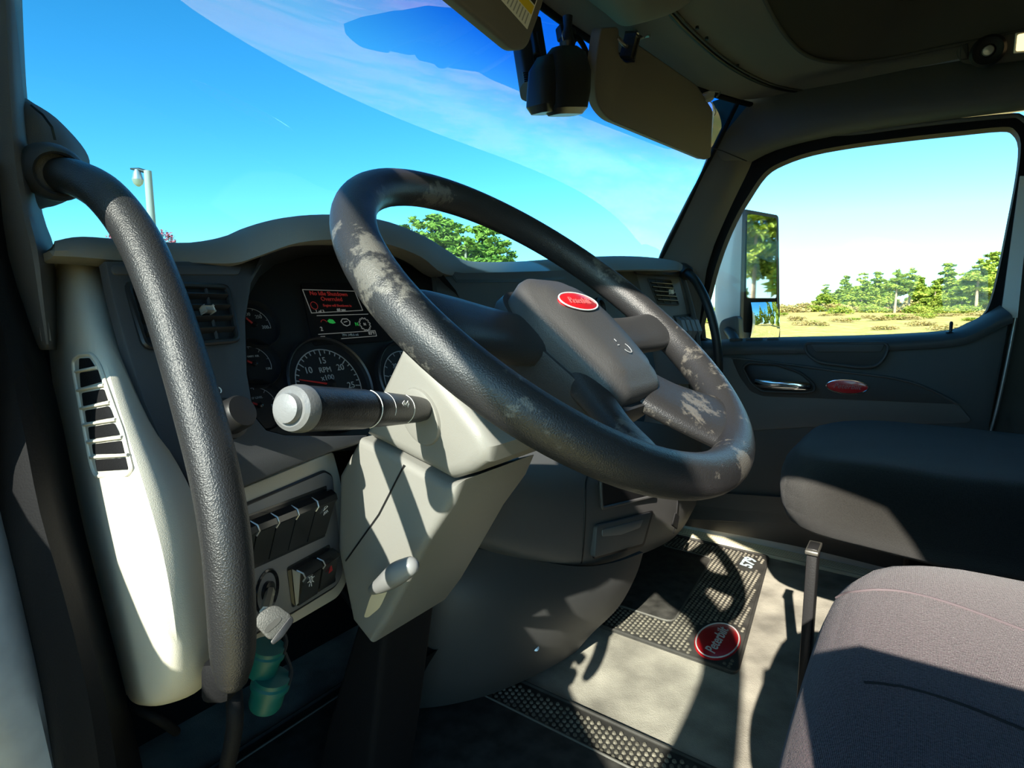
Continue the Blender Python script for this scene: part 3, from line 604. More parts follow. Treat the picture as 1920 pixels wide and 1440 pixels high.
for k in range(24):
    a = 2 * PI * k / 24; rr = .0088 if k % 2 else .0105; gear.append(gc + (CU * math.cos(a) + CV * math.sin(a)) * rr)
    a2 = 2 * PI * (k + 1) / 24; gear.append(gc + (CU * math.cos(a2) + CV * math.sin(a2)) * rr)
strips('display_icon', [gear + gear[:1]], .0007, CN, dispw, dsp)
ec = dc(648, 604); strips('display_icon', [[ec + CU * a + CV * b for a, b in ((-.008, .001), (-.004, .005), (.004, .005), (.008, .001), (.006, -.004), (0, -.006), (-.005, -.004), (-.008, .001))], [ec + CU * -.003, ec + CU * .003 + CV * .001]], .0011, CN, dispw, dsp)
pc_ = dc(621, 603); plate('display_icon', [pc_ + CU * a + CV * b for a, b in ((-.006, .001), (-.002, .004), (.004, .003), (.007, -.002), (.002, -.003), (-.003, -.002))], dispg, .0004, dsp, CN)
strips('display_icon', [arc(dc(589, 573), CU, CV, .0055, 0, 360, 12), arc(dc(608, 606), CU, CV, .005, 20, 160, 8)], .0007, CN, dispt, dsp)

# switch bank below the fascia
SPl = plane3(onY(450, 918, .50), onY(628, 848, .60), onY(640, 1110, .592))
SU, SV, SN = frame(SPl); s_ = lambda x, y, h=0: onP(x, y, SPl, h)
sb = plate('switch_surround', fillet(pxs([(395, 940), (450, 917), (626, 846), (640, 900), (655, 1085), (636, 1120), (560, 1165), (402, 1250), (384, 1000)], s_), [.004, .002, .006, .01, .02, .015, .01, .01, .01], 4), beige, .02, dash, SN, .003)
sp_ = plate('switch_bezel', fillet(pxs([(398, 985), (452, 950), (606, 884), (620, 892), (640, 1075), (628, 1098), (556, 1142), (410, 1225), (392, 1190)], s_), [.01, .002, .006, .006, .012, .012, .006, .01, .01], 4), plastic('switch_bezel_grey', (.20, .20, .205), .4), .006, dash, SN, .002, raise_=.003)
loft('bezel_groove', tube_rings(fillet(pxs([(398, 985), (452, 950), (606, 884), (620, 892), (640, 1075), (628, 1098), (556, 1142), (410, 1225), (392, 1190)], lambda x, y: s_(x, y, .0008)), [.01, .002, .006, .006, .012, .012, .006, .01, .01], 4), .0022, 6, True), black, sp_, closed=True)
def rocker(q, mat=gloss, edge=True):
    """wedge shaped rocker switch standing proud of the bezel; q: four corners, clockwise from top left"""
    q = [s_(x, y, .003) for x, y in q]
    dn = (q[3] - q[0]); rt = (q[1] - q[0])
    prof = [(0.0, .0), (.0, .006), (.10, .013), (.22, .015), (.30, .012), (.65, .008), (1.0, .004), (1.0, .0)]
    ins = rt.normalized() * .0012
    e = loft('rocker_switch', [[a + d * t + SN * h for t, h in prof] for a, d in ((q[0] + ins, q[3] - q[0]), (q[1] - ins, q[2] - q[1]))], mat, dash, sharp=30)
    if edge: tube('edge_light', [q[0] + ins * .2 + dn * t + SN * h for t, h in ((.02, .006), (.10, .0132), (.22, .0152), (.32, .012))], .0009, silver, e, 6)
    return e, q
TL, TR_, BR, BL = Vector((418, 990)), Vector((614, 917)), Vector((606, 1000)), Vector((424, 1082))
n = 5
wellq = [s_(x, y, .0035) for x, y in ((412, 985), (613, 910), (610, 1006), (420, 1092))]
plate('switch_well', fillet(wellq, .003, 2), gloss, .003, dash, SN)
for i in range(n):
    a, b = i / n, (i + 1) / n
    q = [TL.lerp(TR_, a), TL.lerp(TR_, b), BL.lerp(BR, b), BL.lerp(BR, a)]
    e, w3 = rocker([(p.x, p.y) for p in q])
    if i == n - 1:
        m = (w3[0] + w3[1]) / 2 * .62 + (w3[2] + w3[3]) / 2 * .38 + SN * .0118
        strips('lamp_symbol', [[m - SU * .006 + SV * .001, m + SU * .006 + SV * .002], [m - SU * .004 + SV * .001, m - SU * .002 + SV * .004, m + SU * .003 + SV * .0045, m + SU * .005 + SV * .002]] + [[m + SU * k * .0025 - SV * .0015, m + SU * k * .0038 - SV * .0045] for k in (-1.6, -.6, .4, 1.4)], .0007, SN, white, e)
plate('switch_well', fillet([s_(x, y, .0035) for x, y in ((538, 1064), (618, 1020), (630, 1090), (548, 1140))], .004, 3), gloss, .003, dash, SN)
e, w3 = rocker([(546, 1068), (583, 1046), (590, 1112), (553, 1136)], gloss)
m = w3[0] * .35 + w3[1] * .25 + w3[2] * .15 + w3[3] * .25 + SN * .0118
strips('lamp_symbol', [arc(m, SU, SV, .0035, 0, 360, 12), [m - SU * .002 - SV * .002, m + SU * .002 + SV * .002]] + [[m + (SU * math.cos(a) + SV * math.sin(a)) * .0048, m + (SU * math.cos(a) + SV * math.sin(a)) * .0078] for a in [k * PI / 4 for k in range(8)]], .0007, SN, white, e)
plate('side_face', [w3[0] + SN * .001, w3[0] + SN * .010 + SV * -.004, w3[3] + SN * .004 + SV * .003, w3[3] + SN * .001], silver, .0008, e, -SU)
e, w3 = rocker([(585, 1045), (616, 1027), (622, 1090), (592, 1110)], gloss)
m = (w3[0] + w3[1] + w3[2] + w3[3]) / 4 + SN * .0102
plate('hazard_triangle', [m + SU * a + SV * b for a, b in ((-.006, -.002), (.005, -.003), (.002, .007))], redprint, .0005, e, SN, raise_=.0008)
ig = s_(500, 1108, .003)
lathe('ignition_lock', ig, SN, [(.0215, -.004), (.0215, .001), (.020, .0022), (.0175, .0005), (.017, -.004), (.010, -.004), (.0095, .004), (0, .005)], gloss, dash, 36)

# centre fascia, passenger end with vent and fins
CF = plane3(onY(840, 520, .69), onY(1185, 505, .72), onY(1000, 640, .66)); cf = lambda x, y: onP(x, y, CF)
plate('centre_fascia', pxs([(815, 505), (870, 512), (960, 510), (1060, 507), (1150, 502), (1200, 500), (1230, 700), (1190, 860), (900, 880), (830, 640)], cf), slate, .01, dash, CF[1])
strips('fascia_groove', [[cf(848, 516) + CF[1] * .0005, cf(856, 527) + CF[1] * .0005, cf(960, 527) + CF[1] * .0005, cf(1060, 522) + CF[1] * .0005]], .006, CF[1], black, dash)
lathe('power_socket', cf(1125, 577), CF[1], [(.028, 0), (.028, .006), (.020, .008), (.018, -.004), (0, -.004)], black, dash, 28)
EPl = plane3(onX(1186, 512, 1.66), onX(1268, 512, 1.83), onX(1290, 690, 1.83)); e_ = lambda x, y: onP(x, y, EPl); EN = EPl[1]; EU, EV, _ = frame(EPl)
plate('end_fascia', fillet(pxs([(1184, 508), (1270, 508), (1286, 575), (1310, 720), (1230, 720), (1205, 590)], e_), .004, 2), plastic('end_fascia_grey', (.15, .155, .165), .5, .2, 1200), .02, dash, EN, .002)
plate('fascia_ledge', fillet(pxs([(1184, 507), (1272, 507), (1273, 518), (1190, 515)], e_), .003, 2), slate, .02, dash, EN, .003, raise_=.012)
rv, rb_ = vent([(1213, 522), (1256, 526), (1272, 572), (1232, 570)], e_, EN, 6, 3, slate, rim=.004)
for i in range(1, 6):
    a, c = rb_(.04, i / 6) + EN * .009, rb_(.96, i / 6) + EN * .009; tube('louver_edge', [a, c], .0012, silver, rv, 6)
box('thumb_tab', rb_(.75, .5) + EN * .012, (.012, .006, .012), white, rv, .002, axes=(EU, EN, EV))
plate('fin_well', fillet(pxs([(1262, 592), (1296, 588), (1308, 635), (1278, 640)], e_), .003, 2), black, .004, dash, EN, raise_=.003)
for i in range(4):
    x = 1266 + i * 9
    loft('rocker_switch', [[e_(xx, 595 - i * .6) + EN * .003, e_(xx + 1, 602) + EN * .022, e_(xx + 6, 622) + EN * .026, e_(xx + 10, 636) + EN * .004] for xx in (x, x + 6.5)], plastic('fin_grey%d' % i, (.22, .23, .25), .4), dash, sharp=30)
tube('end_bead', [onX(x, y, 1.865) for x, y in ((1276, 508), (1288, 545), (1302, 600), (1312, 660), (1316, 720))], .008, slate, dash, 10, 4)

# lower dash: knee panel, console panel with cubby and drawer, rounded end
LD_top = [onY(x, y, Y) for x, y, Y in ((880, 800, .62), (1000, 800, .60), (1100, 790, .60), (1200, 790, .59), (1270, 800, .57), (1310, 800, .56))]
rows = [LD_top,
        [onY(x, y, Y) for x, y, Y in ((860, 900, .57), (1000, 900, .545), (1100, 895, .535), (1200, 890, .53), (1280, 890, .54), (1318, 890, .565))],
        [onY(x, y, Y) for x, y, Y in ((855, 970, .56), (1000, 980, .535), (1100, 985, .52), (1200, 975, .52), (1275, 950, .535), (1312, 930, .57))],
        [onY(x, y, Y) for x, y, Y in ((870, 1010, .56), (1000, 1040, .54), (1100, 1052, .525), (1200, 1028, .525), (1265, 998, .54), (1295, 965, .575))],
        [onY(x, y, Y) for x, y, Y in ((890, 1025, .60), (1000, 1056, .57), (1100, 1064, .555), (1200, 1040, .555), (1258, 1012, .57), (1284, 985, .60))]]
lpn = surf('lower_panel', rows, grey, dash, 5, 4, .01)
LP = plane3(onY(1100, 900, .534), onY(1250, 900, .532), onY(1150, 1030, .522)); lp_ = lambda x, y, h=.006: onP(x, y, LP, h)
LB = bvh(lpn)
tube('panel_gap', [hit(LB, x, y) for x, y in ((1180, 880), (1150, 884), (1115, 888), (1100, 896), (1097, 930), (1096, 980), (1093, 1030), (1090, 1055))], .0025, black, dash, 8, 3)
tube('panel_gap', [hit(LB, x, y) for x, y in ((1272, 905), (1271, 930), (1268, 965), (1262, 1000))], .003, black, dash, 8, 3)
cb = plate('cubby', fillet(pxs([(1128, 905), (1215, 880), (1222, 928), (1130, 950)], lambda x, y: lp_(x, y, .012)), .006, 3), black, .01, dash, LP[1])
loft('cubby_rim', tube_rings(fillet(pxs([(1126, 902), (1217, 877), (1225, 930), (1128, 953)], lambda x, y: lp_(x, y, .012)), .008, 4), .004, 8, True), grey, cb, closed=True)
dr = plate('drawer', fillet(pxs([(1120, 985), (1223, 960), (1206, 1020), (1116, 1046)], lambda x, y: lp_(x, y, .016)), .010, 4), grey, .012, dash, LP[1], .003)
plate('drawer_gap', fillet(pxs([(1117, 983), (1226, 957), (1208, 1023), (1113, 1049)], lambda x, y: lp_(x, y, .010)), .012, 4), black, .004, dr, LP[1])
dp = pxs([(1130, 993), (1207, 974), (1200, 990), (1165, 1003), (1130, 1006)], lambda x, y: lp_(x, y, .018))
plate('drawer_pull', fillet(dp, .006, 3), plastic('pull_grey', (.2, .2, .2), .5), .004, dr, LP[1], .001)
plate('latch', pxs([(1267, 962), (1274, 968), (1270, 992), (1261, 985)], lambda x, y: lp_(x, y, .010)), black, .004, dash, LP[1])

kr = onY(1293, 742, .57); lathe('brake_knob', kr + Vector((0, .03, 0)), (0, -1, 0), [(.005, 0), (.005, .012), (.017, .014), (.018, .022), (.015, .026), (0, .027)], plastic('knob_red', (.55, .02, .03), .4), dash, 8, 20)
# rounded cover below the dash
rows = [dd([(720, 990, 1.05), (820, 1010, 1.0), (950, 1040, 1.02), (1080, 1062, 1.14), (1150, 1055, 1.24), (1206, 1036, 1.33)]),
        dd([(700, 1080, 1.02), (800, 1100, .96), (930, 1120, .98), (1060, 1125, 1.10), (1140, 1110, 1.22), (1192, 1080, 1.33)]),
        dd([(700, 1180, 1.02), (800, 1200, .97), (915, 1205, .99), (1030, 1190, 1.09), (1110, 1165, 1.22), (1160, 1138, 1.33)]),
        dd([(720, 1270, 1.06), (810, 1280, 1.03), (910, 1275, 1.04), (1000, 1245, 1.12), (1070, 1210, 1.23), (1110, 1188, 1.33)]),
        dd([(740, 1330, 1.14), (820, 1325, 1.12), (910, 1305, 1.12), (985, 1275, 1.18), (1042, 1246, 1.25), (1080, 1222, 1.33)])]
surf('lower_cover', rows, plastic('cover_grey', (.065, .064, .064), .55, .2, 1200), dash, 5, 5, .01)
lathe('cover_screw', D(1005, 1215, 1.085), CAM - D(1005, 1215, 1.085), [(.006, 0), (.006, .002), (0, .003)], silver, dash, 12)

# ================================================================== steering column
colm = empty('steering_column', (.503, .45, .3)); tag(colm, 'grey two-piece steering column shroud with stalk and tilt lever', 'steering column')
def prism(name, prof, x0, x1, mat, parent, bevel, inset=0.0):
    bm = bmesh.new()
    a = [bm.verts.new((x0, y, z)) for y, z in prof]; b = [bm.verts.new((x1, y, z)) for y, z in prof]
    fa = bm.faces.new(a); fb = bm.faces.new(b[::-1]); k = len(prof)
    for i in range(k): bm.faces.new((a[i], b[i], b[(i + 1) % k], a[(i + 1) % k]))
    bmesh.ops.recalc_face_normals(bm, faces=bm.faces)
    bmesh.ops.bevel(bm, geom=list(set(list(fa.edges) + list(fb.edges))), offset=bevel, segments=4, profile=.5, affect='EDGES', clamp_overlap=True)
    return finish(name, bm, mat, parent, 30)
up_prof = [(.462, .765), (.44, .762), (.40, .733), (.352, .690), (.336, .668), (.342, .650), (.362, .636), (.392, .624), (.432, .634), (.48, .645), (.53, .656), (.50, .71)]
prism('upper_shroud', up_prof, .432, .574, colgrey, colm, .016)
low_prof = [(.535, .652), (.48, .642), (.432, .630), (.395, .620), (.372, .628), (.385, .60), (.42, .553), (.463, .482), (.495, .43), (.525, .39), (.56, .41), (.585, .50), (.575, .60)]
prism('lower_shroud', low_prof, .430, .576, colgrey, colm, .016)
strips('shroud_seam', [[Vector((.4292, .565, .49)), Vector((.4292, .50, .565)), Vector((.4292, .455, .632))]], .002, (-1, 0, 0), black, colm)
sd = Vector(D(548, 766, .405)); sb_ = onX(800, 768, .436); ax = (sb_ - sd).normalized(); Ls = (sb_ - sd).length
stk = lathe('stalk', sd, ax, [(.0, -.006), (.0105, -.006), (.0105, -.001), (.012, 0), (.0155, .002), (.0172, .007), (.0175, .012), (.0175, Ls * .42), (.0168, Ls * .425), (.0172, Ls * .43), (.0165, Ls * .52), (.016, Ls * .60), (.0150, Ls * .74), (.0135, Ls * .9), (.011, Ls), (.0, Ls)], plastic('stalk_black', (.018, .018, .019), .38, .35, 700, mottled=.5, mscale=60), colm, 36)
lathe('stalk_button', sd - ax * .0075, ax, [(.0, -.002), (.007, -.0018), (.0105, -.0005), (.0112, .004), (0, .004)], plastic('button_grey', (.20, .20, .20), .4, .2, 500), stk, 28)
lathe('end_ring', sd, ax, [(.0135, -.003), (.0165, -.001), (.0178, .004), (.0180, .010), (.0165, .012)], plastic('ring_grey', (.16, .16, .16), .35, .2, 500), stk, 36)
def ringarc(f, r, a0, a1, w, nm='stalk_line'):
    c = sd + ax * Ls * f; u = (CAM - c); u = (u - ax * u.dot(ax)).normalized(); w2 = ax.cross(u)
    tube(nm, [c + (u * math.cos(t) + w2 * math.sin(t)) * r for t in [math.radians(a0 + (a1 - a0) * k / 14) for k in range(15)]], w, white, stk, 6)
ringarc(.445, .0171, -75, 75, .0006); ringarc(.56, .0163, -75, 20, .0003); ringarc(.74, .0150, -70, 60, .0005)
c = sd + ax * Ls * .655; u = (CAM - c); u = (u - ax * u.dot(ax)).normalized(); w2 = u.cross(ax) * -1
w2 = -w2 if w2.z < 0 else w2; P = c + u * .0148 + w2 * .005
strips('wiper_symbol', [[P + ax * a + w2 * b for a, b in q] for q in (((-.006, .001), (-.003, .003), (-.001, 0), (-.003, -.003), (-.006, .001)), ((.001, .0), (.004, .003), (.006, 0), (.004, -.003), (.001, 0)))], .0009, u, white, stk, .0006)
plate('stalk_collar', ell(Vector((.4315, .43, .69)), Vector((0, .8, -.6)), Vector((0, .6, .8)), .026, .034), colgrey, .02, colm, (-1, 0, 0), .004, raise_=.004)
lv_ = tube('tilt_lever', [D(700, 1105, .63), D(722, 1092, .60), D(745, 1075, .575), D(768, 1062, .565)], [.006, .010, .012, .010], plastic('lever_grey', (.26, .26, .26), .35), colm, 14, 4, True)
plate('lever_bracket', fillet([D(x, y, .635) for x, y in ((712, 1090), (728, 1105), (712, 1140), (690, 1158), (682, 1158), (694, 1120))], .004, 2), steel, .004, colm)
prism('lower_boot', [(.52, .42), (.56, .44), (.66, .20), (.72, .02), (.60, .02), (.56, .20)], .455, .55, rubber, colm, .01)

# ================================================================== steering wheel
WC = Vector((.503, .299, .804)); WT = math.radians(51)
WN = Vector((0, -math.cos(WT), math.sin(WT))); WU = Vector((1, 0, 0)); WV = Vector((0, math.sin(WT), math.cos(WT)))
def w3d(u, v, h=0): return WC + WU * u + WV * v + WN * h
whl = empty('steering_wheel', WC); tag(whl, 'black four-spoke steering wheel with worn leather rim and red oval badge', 'steering wheel')
RR = .220
loft('rim', tube_rings([w3d(RR * math.cos(2 * PI * k / 96), RR * math.sin(2 * PI * k / 96)) for k in range(96)], .0192, 24, True), leather, whl, closed=True)
def spoke(name, path, mat):
    """path: (u, v, h, half width, half depth)"""
    rings = []; k = len(path)
    P = [w3d(p[0], p[1], p[2]) for p in path]
    P2 = cr(P, 4); wd = crf([p[3] for p in path], 4); dp = crf([p[4] for p in path], 4)
    for i in range(len(P2)):
        t = (P2[min(i + 1, len(P2) - 1)] - P2[max(i - 1, 0)]).normalized(); b = WN - t * WN.dot(t); b.normalize(); a = t.cross(b)
        rings.append(ell(P2[i], a, b, wd[i], dp[i], 24, 2.6))
    return loft(name, rings, mat, whl)
spk = plastic('spoke_black', (.030, .031, .033), .42, .35, 900)
spoke('spoke', [(-.05, -.02, -.022, .030, .016), (-.10, -.012, -.020, .030, .018), (-.15, -.008, -.014, .031, .019), (-.19, -.008, -.006, .030, .017), (-.215, -.008, -.002, .026, .014)], spk)
spoke('spoke', [(.05, -.02, -.022, .030, .016), (.10, -.025, -.020, .028, .016), (.15, -.03, -.014, .027, .015), (.19, -.035, -.006, .028, .015), (.215, -.035, -.002, .026, .014)], spk)
spoke('spoke', [(-.040, -.07, -.020, .020, .018), (-.058, -.105, -.015, .017, .013), (-.078, -.140, -.010, .015, .011), (-.096, -.168, -.004, .018, .012), (-.110, -.186, -.001, .022, .013)], leather)
spoke('spoke', [(.028, -.06, -.022, .040, .018), (.042, -.105, -.016, .042, .014), (.058, -.140, -.010, .043, .012), (.078, -.168, -.005, .046, .012), (.098, -.190, -.001, .052, .013)], leather)
def outline(sc, dv=0, h=lambda v: 0): 
    base = [(-.052, .028), (-.030, .040), (.030, .040), (.052, .028), (.070, -.010), (.066, -.060), (.055, -.112), (.040, -.124), (-.040, -.124), (-.055, -.112), (-.066, -.060), (-.070, -.010)]
    f = fillet([Vector((a, b, 0)) for a, b in base], .022, 4)
    return [w3d(p.x * sc, (p.y + .045) * sc - .045, h((p.y + .045) * sc - .045)) for p in f]
hub_h = lambda v: .010 + .06 * (v + .05)
loft('hub_body', [outline(.80, h=lambda v: -.085), outline(1.02, h=lambda v: -.050), outline(1.10, h=lambda v: -.022), outline(1.07, h=lambda v: -.012)], spk, whl)
pad = loft('hub_pad', [outline(1.0, h=lambda v: -.014), outline(1.0, h=lambda v: hub_h(v) - .010), outline(.97, h=lambda v: hub_h(v) - .004), outline(.90, h=lambda v: hub_h(v)), outline(.80, h=lambda v: hub_h(v) + .002), outline(.74, h=lambda v: hub_h(v) + .006), outline(.4, h=lambda v: hub_h(v) + .008), outline(.02, h=lambda v: hub_h(v) + .008)], plastic('hub_pad_black', (.050, .050, .050), .5, .4, 800), whl, sharp=45)
bo = w3d(0, -.012, hub_h(-.012) + .0085); slope = (WV + WN * .06).normalized(); bn = WU.cross(slope)
bd = plate('badge', ell(bo, WU, slope, .036, .0125), red, .004, pad, bn, .001, raise_=.0015)
loft('badge_rim', tube_rings(ell(bo + bn * .001, WU, slope, .0365, .013), .0008, 8, True), white, bd, closed=True)
text('badge_lettering', 'Peterbilt', bo + bn * .002, WU, slope, .0125, plastic('badge_silver', (.62, .10, .10), .4), bd, shear=.3)
hc_ = w3d(.008, -.078, hub_h(-.078) + .0088)
strips('horn_symbol', [arc(hc_, WU, slope, .007, 200, 400, 12), [hc_ + WU * -.012 + slope * .004, hc_ + WU * -.009 + slope * .004], [hc_ + WU * -.008 + slope * .012, hc_ + WU * -.008 + slope * .009]], .0010, bn, greyprint, pad)
lathe('hub_neck', WC - WN * .16, WN, [(.040, 0), (.044, .05), (.050, .09), (.040, .11)], black, whl, 28)
# ================================================================== grab handles
gh = empty('grab_handle', D(430, 1280, .40)); tag(gh, 'thick black grab handle with sunlit dusty grip beside the open driver door', 'grab handle', 'grab handles on the windscreen pillars')
hp = dd([(122, 330, .478), (152, 338, .455), (200, 368, .432), (255, 440, .42), (300, 540, .408), (340, 660, .398), (375, 780, .388), (405, 900, .380), (425, 1020, .374), (434, 1140, .372), (437, 1225, .376), (436, 1268, .38)])
tube('grip', hp, [.0150, .0150, .0152, .0154, .0156, .0158, .0160, .0158, .0155, .0150, .0140, .0105], grip, gh, 28, 6, True)
ma = (hp[1] - hp[0]).normalized()
lathe('mount_cup', D(96, 322, .487), (ma + (CAM - hp[0]).normalized() * .25), [(.020, -.02), (.0235, -.005), (.0240, .006), (.0228, .018), (.0205, .026), (.0178, .030), (.0158, .028), (.0155, .018), (0, .018)], plastic('cup_black', (.028, .030, .034), .5, .3, 900), gh, 36)
box('foot', D(420, 1265, .415), (.022, .03, .03), rubber, gh, .006, axes=(RT, FW, UC))
gh2 = empty('grab_handle', onX(1345, 700, 1.88)); tag(gh2, 'slim black curved grab handle on the passenger side beside the door', 'grab handle', 'grab handles on the windscreen pillars')
hp2 = [onX(x, y, X) for x, y, X in ((1287, 512, 1.84), (1302, 524, 1.80), (1322, 560, 1.775), (1338, 610, 1.765), (1346, 660, 1.77), (1347, 705, 1.79), (1345, 745, 1.83))]
tube('grip', hp2, .0135, grip, gh2, 18, 5, True)
m2 = (hp2[1] - hp2[0]).normalized()
lathe('mount_cup', hp2[0] - m2 * .03, m2, [(.022, -.01), (.024, .0), (.024, .03), (.020, .04), (0, .04)], black, gh2, 24)

# ================================================================== sun visors
def visor_clip(par, p, q, r_): tube('hinge_rod', [p, q, r_], .003, steel, par, 8, 4)
v1 = empty('sun_visor', onY(1225, 200, .53)); tag(v1, 'grey sun visor folded down at the passenger side of the windscreen', 'sun visor', 'sun visors')
VP = plane3(onY(1130, 60, .545), onY(1335, 215, .505), onY(1135, 215, .575)); vp = lambda x, y: onP(x, y, VP)
plate('visor_panel', fillet(pxs([(1127, 52), (1162, 50), (1160, 106), (1178, 118), (1190, 78), (1308, 160), (1318, 176), (1337, 206), (1333, 296), (1322, 300), (1140, 224), (1116, 190), (1118, 110)], vp), [.012, .014, .02, .004, .006, .02, .012, .012, .012, .01, .04, .04, .02], 5), sunvis, .022, v1, VP[1], .008, 4)
cl1 = vp(1178, 88); 
box('clip', cl1 + VP[1] * .004, (.022, .020, .045), black, v1, .004, axes=(Vector((1, 0, 0)), VP[1], VP[1].cross(Vector((1, 0, 0)))))
tube('hinge_rod', [vp(1158, 70), cl1, onZ(1200, 72, 1.455), onZ(1218, 66, 1.462)], .004, steel, v1, 8, 4)
lathe('clip_screw', onZ(1188, 66, 1.45), (0, -.5, -1), [(.012, -.004), (.012, .004), (.006, .008), (0, .008)], steel, v1, 14)
lathe('pivot', onY(1328, 180, .50), (0, -.3, -1), [(.016, -.006), (.018, .0), (.012, .012), (0, .014)], plastic('pivot_grey', (.4, .42, .38), .5), v1, 18)
tube('hinge_rod', [onY(1318, 176, .50), onY(1332, 172, .48), onY(1350, 172, .46), onY(1344, 182, .46)], .0025, steel, v1, 8, 4)
tube('lamp_wire', [onY(1332, 190, .49), onY(1338, 198, .49), onY(1342, 210, .49), onY(1340, 216, .49)], .0016, white, v1, 6, 4)
v2 = empty('sun_visor', onY(900, 40, .5)); tag(v2, 'grey sun visor with a yellow warning label at the driver side', 'sun visor', 'sun visors')
VQ = plane3(onY(980, 92, .50), onY(860, 0, .50), onY(1018, 10, .485)); vq = lambda x, y: onP(x, y, VQ)
plate('visor_panel', fillet(pxs([(520, -280), (968, 96), (990, 92), (1019, 12), (1040, -70), (640, -420)], vq), [.03, .02, .012, .02, .03, .03], 5), sunvis, .020, v2, VQ[1], .007, 4)
lab = plate('warning_label', pxs([(925, -16), (988, 55), (1012, -16), (960, -80)], vq), white, .0006, v2, VQ[1], raise_=.0008)
a = VQ[1] * .0016
def lq(s, t):
    q = [vq(925, -16), vq(988, 55), vq(1012, -16), vq(960, -80)]; return q[0] * (1 - s) * (1 - t) + q[1] * s * (1 - t) + q[2] * s * t + q[3] * (1 - s) * t
plate('yellow_band', [lq(.02, .36), lq(.97, .36), lq(.97, .58), lq(.02, .58)], yellow, .0004, lab, VQ[1], raise_=.0012)
plate('black_band', [lq(.02, .62), lq(.97, .62), lq(.97, .97), lq(.02, .97)], black, .0004, lab, VQ[1], raise_=.0012)
strips('label_lines', [[lq(s, .06) + a * .6, lq(s, .32) + a * .6] for s in [.08 + .09 * k for k in range(10)]], .0022, VQ[1], greyprint, lab)

# ================================================================== cameras hanging at the windscreen
def rbox(name, c, sx, sy, sz, ax3, mat, par, bev=.012): return box(name, c, (sx, sy, sz), mat, par, bev, 4, ax3)
camb = plastic('camera_black', (.014, .015, .018), .4, .15, 900)
a1 = Vector((.86, -.35, 0)).normalized(); a3 = Vector((0, .30, 1)); a2 = Vector((0, 0, 1)).cross(a1); a3 = (a3 - a1 * a3.dot(a1)).normalized(); a2 = a3.cross(a1)
k1 = empty('dash_camera', onY(1000, 120, .67)); tag(k1, 'slim black dash camera with a round cylindrical foot under the driver visor', 'dash camera', 'cameras at the windscreen')
rbox('body', onY(1000, 118, .69), .050, .026, .125, (a1, a2, a3), camb, k1, .008)
rbox('side_housing', onY(986, 130, .668), .033, .032, .126, (a1, a2, a3), camb, k1, .009)
for i in range(5):
    c = onY(985 + i * .6, 138 + i * 4, .648); tube('grille_slot', [c - a1 * .006, c + a1 * .006 + a3 * .003], .0012, gloss, k1, 6)
tube('lens_barrel', [onY(990, 172, .64), onY(1014, 172, .65), onY(1026, 166, .658)], .0175, camb, k1, 20)
tube('cable', [onY(1008, 60, .63), onY(1012, 85, .64), onY(1018, 105, .65), onY(1023, 117, .655)], .0025, rubber, k1, 8, 4)
rbox('mount', onY(1005, 70, .685), .03, .02, .09, (a1, a2, a3), black, k1, .004)
k2 = empty('dash_camera', onY(1055, 150, .58)); tag(k2, 'larger black dash camera hanging from a ball mount left of the passenger visor', 'dash camera', 'cameras at the windscreen')
rings = []
for x0, x1, y, Y, w in ((1040, 1076, 88, .60, .012), (1032, 1090, 100, .595, .018), (1032, 1098, 135, .585, .022), (1032, 1095, 175, .575, .024), (1031, 1090, 205, .572, .023), (1036, 1084, 216, .574, .016)):
    l, r_ = onY(x0, y, Y), onY(x1, y, Y); rings.append(ell((l + r_) / 2, (r_ - l) / 2, Vector((0, 1, 0)), 1, w, 24, 4))
loft('body', rings, camb, k2)
rings = []
for x0, x1, y, Y, w in ((1016, 1040, 105, .605, .016), (1004, 1040, 130, .60, .022), (1002, 1038, 170, .59, .024), (1001, 1036, 198, .586, .024), (1006, 1042, 213, .586, .018)):
    l, r_ = onY(x0, y, Y), onY(x1, y, Y); rings.append(ell((l + r_) / 2, (r_ - l) / 2, Vector((0, 1, 0)), 1, w, 24, 4))
loft('front_housing', rings, camb, k2)
lathe('ball_joint', onY(1064, 82, .60), (0, 0, 1), [(0, -.016), (.012, -.012), (.016, 0), (.012, .012), (.008, .03), (.010, .05), (0, .05)], black, k2, 18)
rbox('mount', onY(1062, 66, .615), .04, .02, .03, (a1, a2, a3), black, k2, .004)
tube('cable', [onY(1068, 66, .60), onY(1084, 72, .60), onY(1096, 90, .59), onY(1103, 108, .585), onY(1111, 120, .595), onY(1109, 132, .592), onY(1099, 138, .585)], .0055, rubber, k2, 10, 5)
tube('wire', [onY(1056, 58, .60), onY(1054, 66, .60), onY(1056, 76, .60)], .0014, steel, k2, 6, 3)

# rounded centre moulding of the headliner between the visors
cm = surf('centre_moulding', [[onZ(x, y, z) for x, y, z in r] for r in (
    ((1040, -60, 1.47), (1090, -10, 1.455), (1135, 25, 1.445), (1165, 48, 1.44), (1200, 44, 1.445), (1260, 25, 1.455), (1300, 0, 1.47)),
    ((1080, -80, 1.455), (1120, -30, 1.435), (1150, 5, 1.425), (1175, 38, 1.425), (1205, 36, 1.428), (1255, 14, 1.44), (1290, -10, 1.46)),
    ((1130, -120, 1.45), (1150, -70, 1.43), (1170, -40, 1.42), (1190, -20, 1.42), (1215, -20, 1.42), (1250, -30, 1.435), (1280, -40, 1.46)))], head, ceil, 4, 4, .01, away=Vector((0, 0, 1)))

